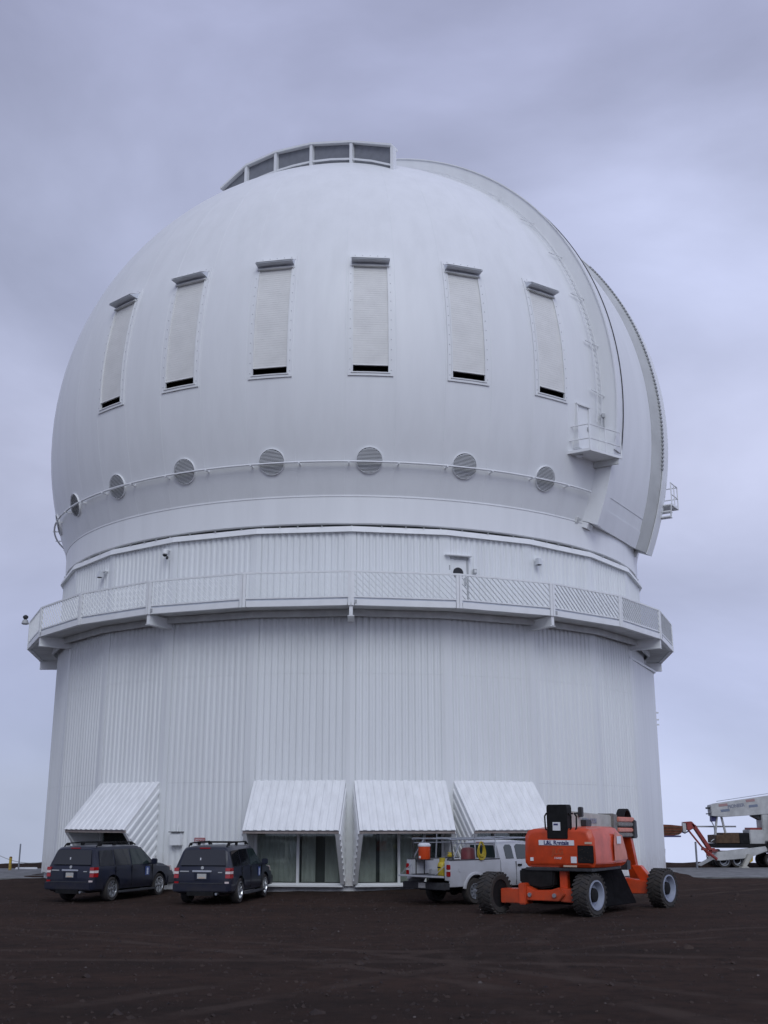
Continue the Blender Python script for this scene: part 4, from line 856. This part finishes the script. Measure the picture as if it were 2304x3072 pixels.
patch('windscreen', [(3.73, -.78, 1.43), (3.16, -.70, 1.91), (3.16, .70, 1.91), (3.73, .78, 1.43)], -.02, 'carglass2', cab)
MB().box((1.36, 0, 1.95), (.05, .36, .035)).obj('cab_brake_light', 'red', cab)
MB().box((4.93, 0, .62), (.14, 1.95, .26)).obj('front_bumper', 'chrome', pk, bevel=.03); MB().box((4.90, 0, .98), (.05, 1.2, .34)).obj('grille', 'plastic', pk)
# ladder rack
rack = bpy.data.objects.new('ladder_rack', None); C.objects.link(rack); rack.parent = pk
for s in (-1, 1):
    MB().path([(-1.1, s*.90, 2.08), (1.2, s*.90, 2.08), (3.6, s*.90, 2.10)], .026, 7).obj('top_rail', 'steel', rack, smooth=60)
    MB().path([(-1.05, s*.91, 1.95), (1.15, s*.91, 1.95)], .02, 6).obj('side_rail', 'steel', rack)
    for x, x2 in ((-1.05, -1.0), (.1, .1), (1.15, 1.10)): MB().tube((x2, s*.95, 1.44), (x, s*.90, 2.08), .026, 7).obj('rack_upright', 'darkmetal' if x < -1 else 'steel', rack)
    MB().tube((-1.0, s*.94, 1.44), (-.55, s*.90, 2.06), .02, 6).obj('rack_brace', 'steel', rack)
for x in (-1.05, .1, 1.15, 3.1): MB().tube((x, -.9, 2.10), (x, .9, 2.10), .024, 7).obj('cross_bar', 'steel', rack)
for s in (-1, 1):
    for x in (.1, 1.15): MB().tube((x, s*.90, 2.08), (x, s*.90, 2.24), .02, 6).obj('ladder_stop', 'steel', rack)
def w_at(o, x, y, z):       # world position of a point given in a placed thing's frame
    return Matrix.LocRotScale(o.location, o.rotation_euler, None) @ Vector((x, y, z))
def cargo(name, label, cat, x, y, z): p = w_at(pk, x, y, z); return thing(name, label, cat, tuple(p), pk.rotation_euler[2])
t = cargo('water_cooler', 'orange drinks cooler with white lid above the open pickup bed', 'cooler', -.86, .55, 1.42)
MB().lathe((0, 0, .0), (0, 0, 1), [(.19, 0), (.20, .02), (.205, .42)], 24).obj('tank', 'coolerorange', t, smooth=40); MB().lathe((0, 0, .42), (0, 0, 1), [(.215, 0), (.215, .06), (.17, .10), (.05, .11)], 24).obj('lid', 'sticker', t, smooth=40); MB().box((-.21, 0, .07), (.05, .05, .07)).obj('spigot', 'sticker', t)
MB().box((0, 0, -.02), (.44, .44, .03)).obj('shelf', 'darkmetal', t); 
for sx in (-.2, .2): MB().tube((sx, .2, -.5), (sx, .2, -.02), .018).obj('shelf_leg', 'darkmetal', t)
t = cargo('gas_cylinder', 'yellow gas cylinder standing on the pickup tailgate edge', 'cylinder', -1.12, -.56, .925)
MB().lathe((0, 0, 0), (0, 0, 1), [(.15, 0), (.16, .03), (.16, .36), (.12, .43), (.06, .46)], 22).obj('tank', 'yellow', t, smooth=40); MB().lathe((0, 0, .44), (0, 0, 1), [(.10, 0), (.10, .13), (.085, .13), (.085, 0)], 20, close=True).obj('collar', 'yellow', t, smooth=40); MB().tube((0, 0, .45), (0, 0, .56), .03).obj('valve', 'darkmetal', t); MB().box((-.158, 0, .27), (.012, .14, .04)).obj('brand_band', 'black', t)
t = cargo('pump_sprayer', 'dark sprayer with yellow cap behind the yellow gas cylinder', 'sprayer', -.78, -.62, .925)
MB().lathe((0, 0, 0), (0, 0, 1), [(.13, 0), (.14, .05), (.14, .50), (.07, .60)], 18).obj('tank', 'darkmetal', t, smooth=40); MB().lathe((0, 0, .60), (0, 0, 1), [(.11, 0), (.12, .05), (.04, .12)], 16).obj('cap', 'yellow', t, smooth=40); MB().tube((0, -.12, .72), (0, .12, .72), .022).obj('handle', 'yellow', t)
t = cargo('fuel_can', 'dark red fuel can standing in the pickup bed', 'fuel can', .25, -.45, .925)
MB().lathe((0, 0, .0), (0, 0, 1), [(.24, 0), (.25, .03), (.25, .78), (.20, .86), (.08, .88)], 22).obj('drum', 'redcan', t, smooth=40); MB().tube((0, 0, .88), (0, 0, 1.0), .07, 12).obj('pump_head', 'greypaint', t)
t = cargo('coiled_hose', 'yellow hose coiled over the side of the pickup ladder rack', 'hose', .30, -.99, 1.98)
for k in range(6):
    a_, h_ = .085+.02*k, .215+.016*k; pts = []
    for i in range(29):
        u = 2*math.pi*i/28; tp_ = .25+.75*math.sin(u/2)
        pts.append((a_*math.sin(u)*tp_*1.35, -.02-.012*(k % 3), -h_*(1-math.cos(u))+.02))
    MB().path(pts, .017, 6).obj('hose_loop', 'yellow', t, smooth=60)
MB().path([(-.06, -.045, -.12), (.0, -.07, -.14), (.06, -.045, -.12)], .02).obj('hose_tie', 'darkmetal', t)
t = cargo('timber_stack', 'pale planks lying in the pickup bed behind the cab', 'planks', .75, .05, .925)
for i in range(4): MB().box((0, -.5+.3*i, .44+.02*(i % 2)), (.9, .26, .06)).obj('plank', 'cream' if i % 2 else 'brown', t)
MB().box((0, 0, .2), (.8, 1.1, .4)).obj('crate', 'brown', t)

# ------------------------------------------------------------------ orange boom lift
lf = thing('boom_lift', 'large orange telescopic boom lift on four big tyres with L&L sign', 'boom lift')
lf.location = (6.87, -22.46, gz(6.87, -22.46)); lf.rotation_euler = (0, 0, R_(90-32))
# local axes: x forward, y left (so right = -y)
for (x, r, sd_) in ((-2.0, 1.38, -1), (-2.55, -1.42, 1), (2.40, 2.22, -1), (2.2, -1.5, 1)):
    road_wheel(lf, x, -r, .595, .50, .40, sd_, 0, 'rimblue', lugs=26).rotation_euler = (0, 0, R_(-10))
ax = MB()
ax.hexa([(-2.62, 1.18, .33), (-2.18, 1.18, .33), (-2.1, .55, .33), (-2.55, .55, .33)], [(-2.62, 1.18, .74), (-2.18, 1.18, .74), (-2.1, .55, .74), (-2.55, .55, .74)]).obj('axle_arm', 'orange', lf, bevel=.02)
MB().hexa([(-2.6, .62, .30), (-2.0, .62, .30), (-1.95, .40, .30), (-2.55, .40, .30)], [(-2.6, .62, .90), (-2.0, .62, .90), (-1.95, .40, .90), (-2.55, .40, .90)]).obj('axle_knuckle', 'orange', lf, bevel=.03)
MB().prism([(-2.50, .40, .42), (-2.50, -.62, .42), (-2.50, -.78, .60), (-2.50, -.62, .80), (-2.50, -.35, .72), (-2.50, .15, .70), (-2.50, .40, .82)], (.5, 0, 0)).obj('axle_beam', 'orange', lf, bevel=.02)
MB().hexa([(-2.35, -.60, .40), (-1.9, -.60, .40), (-1.8, -1.16, .36), (-2.2, -1.16, .36)], [(-2.35, -.60, .78), (-1.9, -.60, .78), (-1.8, -1.16, .74), (-2.2, -1.16, .74)]).obj('axle_arm', 'orange', lf, bevel=.02)
for y in (.28, -.5): MB().tube((-2.56, y, .58), (-2.50, y, .58), .06, 14).obj('pivot_pin', 'alloy', lf)
MB().hexa([(1.9, -.6, .42), (2.5, -.6, .42), (2.5, -2.0, .42), (2.15, -2.0, .42)], [(1.9, -.6, .95), (2.5, -.6, .95), (2.5, -2.0, .78), (2.15, -2.0, .78)]).obj('axle_arm', 'orange', lf, bevel=.02)
MB().hexa([(2.0, .5, .42), (2.5, .5, .42), (2.4, 1.3, .42), (2.0, 1.3, .42)], [(2.0, .5, .85), (2.5, .5, .85), (2.4, 1.3, .75), (2.0, 1.3, .75)]).obj('axle_arm', 'orange', lf, bevel=.02)
# slanted front outrigger arm seen right of the skirt
MB().prism([(2.3, -1.25, 1.28), (2.3, -1.55, 1.28), (2.3, -2.0, .74), (2.3, -2.08, .40), (2.3, -1.75, .42)], (.32, 0, 0)).obj('slanted_arm', 'orange', lf, bevel=.02)
ch = MB().hexa([(-2.0, .6, .30), (2.2, .6, .30), (2.2, -1.0, .30), (-2.0, -1.0, .30)], [(-1.6, .5, 1.15), (1.9, .5, 1.15), (1.9, -1.1, 1.15), (-1.6, -1.1, 1.15)]).obj('chassis', 'tarp', lf, bevel=.03)
MB().prism([(-1.55, -1.12, 1.30), (-1.75, -1.2, .62), (-1.1, -1.55, .22), (1.2, -1.75, .20), (1.75, -1.35, .62), (1.5, -1.15, 1.30)], (0, .25, 0)).obj('black_skirt', 'tarp', lf, bevel=.02)
MB().tube((0, -.35, 1.1), (0, -.35, 1.38), .75, 28).obj('slew_ring', 'darkmetal', lf)
MB().prism([(-2.25, .72, 1.30), (-2.25, -.42, 1.30), (-2.25, -.36, .80), (-2.25, .0, .74), (-2.25, .62, .80), (-2.25, .72, .9)], (1.1, 0, 0)).obj('fuel_tank', 'black', lf, bevel=.05)
MB().box((-1.95, -.62, 1.05), (.25, .24, .62)).obj('tank_pillar', 'orange', lf, bevel=.02)
# turntable hood: rounded cover, sloping to the right
tt = bpy.data.objects.new('turntable', None); C.objects.link(tt); tt.parent = lf
def hsec(x, yl, yr_, z0, z1, c): return [(x, yl-.10, z0), (x, yl, z0+.12), (x, yl-.02, z1-.22), (x, yl-.12, z1-.05), (x, yl-.3, z1), (x, yr_+.3, z1+.03), (x, yr_+.12, z1-.02), (x, yr_+.02, z1-.26), (x, yr_, z0+.12), (x, yr_+.08, z0)]
rows = [hsec(-2.26, .42, -1.58, 1.46, 2.36, 0), hsec(-2.18, .54, -1.70, 1.36, 2.45, 0), hsec(-1.2, .56, -1.72, 1.34, 2.50, 0), hsec(0.0, .56, -1.70, 1.34, 2.48, 0), hsec(.55, .54, -1.66, 1.34, 2.30, 0), hsec(.95, .50, -1.58, 1.36, 1.90, 0)]
b = MB().grid(rows, True); n_ = len(rows[0]); b.f.append(tuple(range(n_))); b.f.append(tuple(5*n_+i for i in range(n_))[::-1])
cov = b.obj('engine_cover', 'orange', tt, smooth=28, bevel=.015)
MB().box((-1.0, -.55, 1.30), (2.6, 2.1, .09)).obj('turntable_plate', 'darkmetal', tt, bevel=.02)
MB().box((-2.16, -.05, 1.335), (.12, 1.0, .02)).obj('bumper_strip', 'sticker', tt)
MB().prism([(-.65, -1.74, 1.52), (.75, -1.66, 1.52), (.62, -1.665, 1.80), (.30, -1.67, 2.25), (-.55, -1.73, 2.36), (-.68, -1.745, 2.0)], (0, -.02, 0)).obj('side_door', 'orangepale', tt, bevel=.006)  # reflective panel: its pale reflection is put into the colour
MB().box((-.25, -1.765, 2.12), (.36, .012, .22)).obj('instruction_label', 'sticker', tt)
g = MB().box((-2.265, -1.42, 1.74), (.03, .50, .50)).obj('vent_grille', 'black', tt, bevel=.02)
rg = random.Random(4)
sp = MB()
for i in range(14): sp.box((-2.284, -1.42+rg.uniform(-.2, .2), 1.74+rg.uniform(-.2, .2)), (.006, .014, .014))
o_ = sp.obj('grille_glints', 'brown', g); o_['kind'] = 'stuff'
lbl = MB().box((-2.275, -.52, 2.06), (.012, 1.12, .145)).obj('rental_label', 'sticker', tt)
text('lettering', 'L&L Rentals', .165, 'textblue', tt, frame((-2.285, -.52, 2.055), (0, -1, 0), (0, 0, 1)), bold=.005)
text('maker_lettering', 'JLG', .24, 'textorange', tt, frame((-2.268, -.55, 1.80), (0, -1, 0), (0, 0, 1)), bold=.012)
text('model_lettering', '1350SJP', .075, 'sticker', tt, frame((-2.268, -.55, 1.62), (0, -1, 0), (0, 0, 1)))
for y, z, w_, h_, m_ in ((.28, 1.58, .10, .10, 'sticker'), (-1.05, 1.58, .18, .18, 'sticker'), (-1.52, 2.06, .22, .06, 'stickertan'), (-.93, 1.40, .42, .05, 'stickertan')): MB().box((-2.27, y, z), (.012, w_, h_)).obj('warning_label', m_, tt)
# boom
bm_ = bpy.data.objects.new('boom', None); C.objects.link(bm_); bm_.parent = lf
MB().prism([(-2.29, -.24, 2.17), (-2.29, -.89, 2.17), (-2.29, -.89, 3.06), (-2.29, -.87, 3.16), (-2.29, -.26, 3.16), (-2.29, -.24, 3.06)], (.42, 0, 0)).obj('boom_rear_plate', 'black', bm_, bevel=.02)
MB().box((-2.305, -.56, 2.53), (.012, .24, .24)).obj('plate_label', 'sticker', bm_); MB().box((-2.313, -.54, 2.585), (.004, .14, .05)).obj('label_print', 'textblue', bm_)
for y in (-.20, -.93, -1.10):
    s = -1 if y > -.5 else 1
    MB().path([(-2.2, y, 2.38), (-2.2, y+(.04 if s < 0 else -.05), 2.5), (-2.2, y+(.05 if s < 0 else -.06), 2.82), (-2.2, y, 2.90), (-1.9, y, 2.90)], .024, 7).obj('hose_guard', 'black', bm_, smooth=60)
MB().box((-1.0, -.85, 2.95), (.2, .12, .3)).box((-.6, -.8, 2.62), (.5, .3, .2)).obj('valve_block', 'darkmetal', bm_, bevel=.02)
MB().hexa([(-1.8, -.32, 2.46), (2.0, -.32, 2.42), (2.0, -.78, 2.42), (-1.8, -.78, 2.46)], [(-1.8, -.32, 2.98), (2.0, -.32, 2.86), (2.0, -.78, 2.86), (-1.8, -.78, 2.98)]).obj('boom_section', 'boom', bm_, bevel=.03)
text('boom_lettering', 'ULTRA BOOM', .20, 'textgrey', bm_, frame((-.1, -.792, 2.68), (1, 0, -.015), (.015, 0, 1)), bold=.01)
MB().hexa([(1.95, -.30, 2.36), (2.35, -.30, 2.34), (2.35, -.86, 2.34), (1.95, -.86, 2.36)], [(1.95, -.30, 2.92), (2.35, -.30, 2.88), (2.35, -.86, 2.88), (1.95, -.86, 2.92)]).obj('boom_collar', 'hosegrey', bm_, bevel=.02)
for k, (z, m_, r_) in enumerate(((2.74, 'orangepale', .09), (2.58, 'hosegrey', .08), (2.40, 'orangepale', .08), (2.24, 'hosegrey', .075))):
    MB().hexa([(2.30, -.36, z-r_), (3.95, -.36, z-r_-.02), (3.95, -.92, z-r_-.02), (2.30, -.92, z-r_)], [(2.30, -.36, z+r_*.8), (3.95, -.36, z+r_*.8-.02), (3.95, -.92, z+r_*.8-.02), (2.30, -.92, z+r_*.8)]).obj('hose_carrier', m_, bm_, bevel=.03)
MB().lathe((3.40, -.72, 2.66), (0, 1, 0), [(.42, -.14), (.42, .14), (.36, .14), (.36, -.14)], 26, close=True).obj('hose_loop', 'black', bm_, smooth=40)
MB().hexa([(3.70, -.3, 2.10), (4.10, -.3, 2.10), (4.10, -.96, 2.10), (3.70, -.96, 2.10)], [(3.80, -.3, 2.72), (4.05, -.3, 2.70), (4.05, -.96, 2.70), (3.80, -.96, 2.72)]).obj('boom_nose', 'darkmetal', bm_, bevel=.03)
MB().hexa([(4.30, -.55, .60), (4.60, -.55, .60), (4.60, -.85, .60), (4.30, -.85, .60)], [(3.60, -.55, 2.14), (3.87, -.55, 2.14), (3.87, -.85, 2.14), (3.60, -.85, 2.14)]).obj('jib_arm', 'orange', bm_, bevel=.02)
MB().hexa([(2.05, -.5, 1.05), (2.35, -.5, 1.05), (2.35, -.9, 1.05), (2.05, -.9, 1.05)], [(2.05, -.5, 1.30), (2.35, -.5, 1.30), (2.35, -.9, 1.30), (2.05, -.9, 1.30)]).obj('boom_rest', 'orange', bm_, bevel=.02)
MB().path([(2.25, -.8, 1.35), (2.40, -.95, 1.6), (2.75, -.9, 1.45), (3.05, -.85, 1.7), (3.35, -.8, 1.4)], .03, 6).obj('control_hose', 'redpaint', bm_, smooth=60)
MB().box((3.15, -.75, 1.25), (.4, .3, .3)).obj('jib_pin_housing', 'darkmetal', bm_, bevel=.02)

# ------------------------------------------------------------------ background: crane truck, red lift, posts
cr_ = thing('crane_truck', 'pale boom truck with outriggers at the right edge behind the building', 'crane truck', (20.0, 6.5, gz(20, 6.5)))
def X(x): return x-20.0
cb_ = MB().prism([(X(20.63), 0, 3.46), (X(20.66), 0, 2.86), (X(21.4), 0, 2.80), (X(25.4), 0, 3.06), (X(25.4), 0, 4.18), (X(20.97), 0, 3.56)], (0, .7, 0)).obj('boom', 'cranewhite', cr_, bevel=.02)
MB().box((X(23.0), .1, 3.96), (4.0, .05, .03), Matrix.Rotation(R_(-8.2), 3, 'Y')).obj('boom_rope', 'steel', cb_)
text('boom_lettering', 'PIONEER', .25, 'textgrey', cb_, frame((X(22.1), -.006, 3.42), (1, 0, .12), (-.12, 0, 1)), bold=.012)
for x, z, m_ in ((21.35, 3.47, 'fadedred'), (21.45, 3.17, 'fadedblue'), (22.95, 3.72, 'fadedred'), (23.1, 3.42, 'fadedblue')): MB().box((X(x), -.006, z), (.52, .012, .14), Matrix.Rotation(R_(-6), 3, 'Y')).obj('boom_stripe', m_, cb_)
MB().box((X(20.55), .35, 3.30), (.16, .3, .10)).box((X(20.55), .35, 2.98), (.16, .3, .06)).obj('sheave', 'darkmetal', cb_)
MB().hexa([(X(20.67), .2, 2.55), (X(20.9), .2, 2.55), (X(20.9), .5, 2.55), (X(20.67), .5, 2.55)], [(X(20.68), .2, 2.9), (X(21.0), .2, 2.9), (X(21.0), .5, 2.9), (X(20.68), .5, 2.9)]).obj('boom_head', 'textblue', cb_)
MB().path([(X(20.72), .35, 2.56), (X(20.82), .35, 2.35), (X(20.86), .35, 2.1), (X(20.84), .35, 1.6), (X(20.6), .35, 1.45)], .03, 6).obj('hook_line', 'steel', cr_, smooth=60)
MB().tube((X(21.05), .35, 2.86), (X(20.88), .35, 1.8), .07).obj('boom_rest', 'cranewhite', cr_); MB().tube((X(21.30), .35, 2.86), (X(21.5), .35, 1.8), .07).obj('boom_rest', 'cranewhite', cr_)
MB().box((X(21.15), .9, 2.27), (2.3, .08, .09)).obj('spreader_bar', 'greypaint', cr_)
MB().prism([(X(20.80), 0, 1.36), (X(22.15), 0, 1.36), (X(22.15), 0, 1.92), (X(21.2), 0, 1.92), (X(21.2), 0, 1.82), (X(20.80), 0, 1.80)], (0, 1.6, 0)).obj('timber_load', 'brown', cr_, bevel=.02)
MB().box((X(22.45), .8, 1.62), (.6, 1.6, .60)).obj('tool_locker', 'black', cr_, bevel=.03)
MB().box((X(23.15), .5, 1.70), (.85, 1.2, .80)).obj('crane_pedestal', 'cranewhite', cr_, bevel=.04); MB().box((X(23.2), .6, 2.15), (.7, .9, .12)).obj('pedestal_rail', 'redpaint', cr_)
MB().box((X(23.75), .5, 2.2), (.42, 1.0, 1.5)).obj('crane_column', 'cranewhite', cr_, bevel=.04)
MB().hexa([(X(23.1), .2, 2.85), (X(24.2), .2, 2.3), (X(24.2), .8, 2.3), (X(23.1), .8, 2.85)], [(X(23.2), .2, 3.0), (X(24.3), .2, 2.75), (X(24.3), .8, 2.75), (X(23.2), .8, 3.0)]).obj('lift_cylinder', 'darkmetal', cr_)
MB().box((X(24.9), .6, 1.9), (1.9, 2.0, 2.2)).obj('driver_cab', 'cranewhite', cr_, bevel=.08); MB().box((X(24.9), -.41, 2.35), (1.4, .03, .8)).obj('cab_window', 'carglass', cr_)
MB().box((X(23.9), -.5, 1.25), (.25, .1, .9)).obj('marker_panel', 'rust', cr_)
MB().box((X(22.9), .8, 1.22), (4.4, 2.2, .22)).obj('truck_deck', 'black', cr_)
MB().prism([(X(20.1), -.35, .62), (X(20.6), -.35, .88), (X(23.5), -.35, 1.20), (X(23.6), -.35, .95), (X(22.4), -.35, .55), (X(20.8), -.35, .42), (X(20.3), -.35, .5)], (0, .3, 0)).obj('outrigger_beam', 'cranewhite', cr_, bevel=.02)
MB().prism([(X(19.5), -.4, .20), (X(20.5), -.4, .72), (X(20.6), -.4, .58), (X(19.7), -.4, .14)], (0, .2, 0)).obj('loading_ramp', 'greypaint', cr_)
og = MB().hexa([(X(22.0), -.6, .14), (X(22.22), -.6, .10), (X(22.22), -.3, .10), (X(22.0), -.3, .14)], [(X(22.40), -.6, .80), (X(22.68), -.6, .72), (X(22.68), -.3, .72), (X(22.40), -.3, .80)]).obj('outrigger_leg', 'boom', cr_, bevel=.02)
MB().hexa([(X(22.45), -.55, .32), (X(22.62), -.55, .40), (X(22.62), -.35, .40), (X(22.45), -.35, .32)], [(X(22.42), -.55, .72), (X(22.66), -.55, .72), (X(22.66), -.35, .72), (X(22.42), -.35, .72)]).obj('outrigger_jack', 'bollard', cr_)
MB().prism([(X(21.85), -.75, .0), (X(22.4), -.75, .0), (X(22.25), -.75, .13), (X(21.95), -.75, .13)], (0, .5, 0)).obj('outrigger_pad', 'boom', cr_)
for x in (21.15, 21.95, 23.9, 25.0):
    for y in (.05, 1.45): road_wheel(cr_, X(x), y, .42, .30, .26, -1 if y < 1 else 1, 0, 'steel')
rl_ = thing('articulated_lift', 'red articulated platform lift reaching out from behind the right wall', 'boom lift', (19.6, 3.0, 0.0))
def X2(x): return x-19.6
bk = MB().prism([(X2(16.2), 0, 2.46), (X2(17.3), 0, 2.42), (X2(17.92), 0, 2.36), (X2(17.86), 0, 2.02), (X2(17.7), 0, 1.90), (X2(16.9), 0, 1.80), (X2(16.2), 0, 1.82)], (0, .8, 0)).obj('work_platform', 'rust', rl_, bevel=.02)
for z in (2.28, 2.12, 1.98): MB().box((X2(17.0), -.02, z), (1.6, .05, .035)).obj('platform_rail', 'brown', bk)
MB().box((X2(17.1), .2, 1.82), (1.3, .7, .08)).obj('platform_floor', 'textblue', bk)
MB().hexa([(X2(17.98), .2, 2.05), (X2(18.16), .2, 2.02), (X2(18.16), .4, 2.02), (X2(17.98), .4, 2.05)], [(X2(17.98), .2, 2.52), (X2(18.16), .2, 2.54), (X2(18.16), .4, 2.54), (X2(17.98), .4, 2.52)]).obj('platform_bracket', 'cranewhite', rl_)
MB().path([(X2(17.86), .3, 2.08), (X2(18.1), .3, 1.98), (X2(18.3), .3, 2.08)], .035, 6).obj('rotator_link', 'textblue', rl_)
MB().prism([(X2(17.95), .15, 2.56), (X2(18.48), .15, 2.60), (X2(18.62), .15, 2.45), (X2(18.66), .15, 2.28), (X2(18.35), .15, 2.12), (X2(18.2), .15, 2.15), (X2(18.18), .15, 2.5)], (0, .3, 0)).obj('elbow', 'redpaint', rl_, bevel=.02)
MB().hexa([(X2(19.30), .15, 1.10), (X2(19.52), .15, 1.10), (X2(19.52), .45, 1.10), (X2(19.30), .45, 1.10)], [(X2(18.42), .15, 2.50), (X2(18.68), .15, 2.42), (X2(18.68), .45, 2.42), (X2(18.42), .45, 2.50)]).obj('upper_arm', 'redpaint', rl_, bevel=.015)
MB().tube((X2(18.25), .3, 2.2), (X2(19.35), .3, .78), .05).obj('lower_link', 'redpaint', rl_); MB().tube((X2(19.0), .3, 1.22), (X2(19.75), .3, .62), .08).obj('lift_cylinder', 'redpaint', rl_)
MB().box((X2(19.3), .3, 1.15), (.7, .2, .12)).obj('link_pin', 'redpaint', rl_)
MB().tube((X2(19.42), .3, 1.05), (X2(21.3), 4.8, .95), .10).obj('main_boom', 'redpaint', rl_)
MB().box((X2(21.8), 5.2, .72), (1.9, 1.2, .42)).obj('lift_base', 'redpaint', rl_, bevel=.04)
for x in (21.2, 22.4):
    for y in (4.7, 5.7): road_wheel(rl_, X2(x), y, .36, .26, .22, -1 if y < 5 else 1, 0, 'steel')
def post(name, label, cat, x, y, h, r, m_, cap=None):
    t = thing(name, label, cat, (x, y, gz(x, y)-.05)); MB().tube((0, 0, 0), (0, 0, h), r, 12).obj('shaft', m_, t, smooth=40)
    MB().tube((0, 0, h), (0, 0, h+r*.6), r*1.15, 12, r*.6).obj('cap', cap or m_, t); return t
post('bollard', 'short yellow bollard with rusty top at the far left edge', 'bollard', -18.35, 4.2, .78, .075, 'bollard', 'rust')
post('marker_pole', 'thin grey pole by the sagging chain at the far left', 'pole', -18.0, 4.6, 1.45, .04, 'steel')
post('marker_pole', 'grey metal post standing behind the orange lift wheel at the right', 'pole', 19.15, 5.0, 1.5, .055, 'steel', 'darkmetal')
t = thing('steel_gate', 'narrow steel gate frame against the right edge of the building', 'gate', (17.3, 5.0, gz(17.3, 5)))
MB().path([(-.25, 0, 0), (-.25, 0, 1.22), (.1, 0, 1.12), (.03, 0, 0)], .035, 7).obj('gate_frame', 'steel', t, smooth=50); MB().tube((-.36, 0, 0), (-.33, 0, 1.1), .05).obj('hinge_post', 'cream', t)
ch_ = MB(); pts = []
for i in range(40):
    x = -21.2+i*.155; k = ((x+18.0) % 4.2)/4.2
    pts.append((x, 4.6, .42+1.55*(((x+17.35)/2.0)**2)*.34 if -19.6 < x < -15.4 else .95+.0*x))
t = tag(MB().path([p for p in pts if -19.6 < p[0] < -15.4], .018, 5).obj('chain', 'greypaint', smooth=60), 'thin chain hanging slack between posts at the far left', 'chain')
t = tag(MB().hexa([(-18.4, 5.3, .07), (-17.2, 5.3, .07), (-17.2, 5.5, .07), (-18.4, 5.5, .07)], [(-18.36, 5.33, .17), (-17.24, 5.33, .17), (-17.24, 5.47, .17), (-18.36, 5.47, .17)]).obj('wheel_stop', 'sticker', bevel=.01), 'white concrete wheel stop on the road at the far left', 'wheel stop')
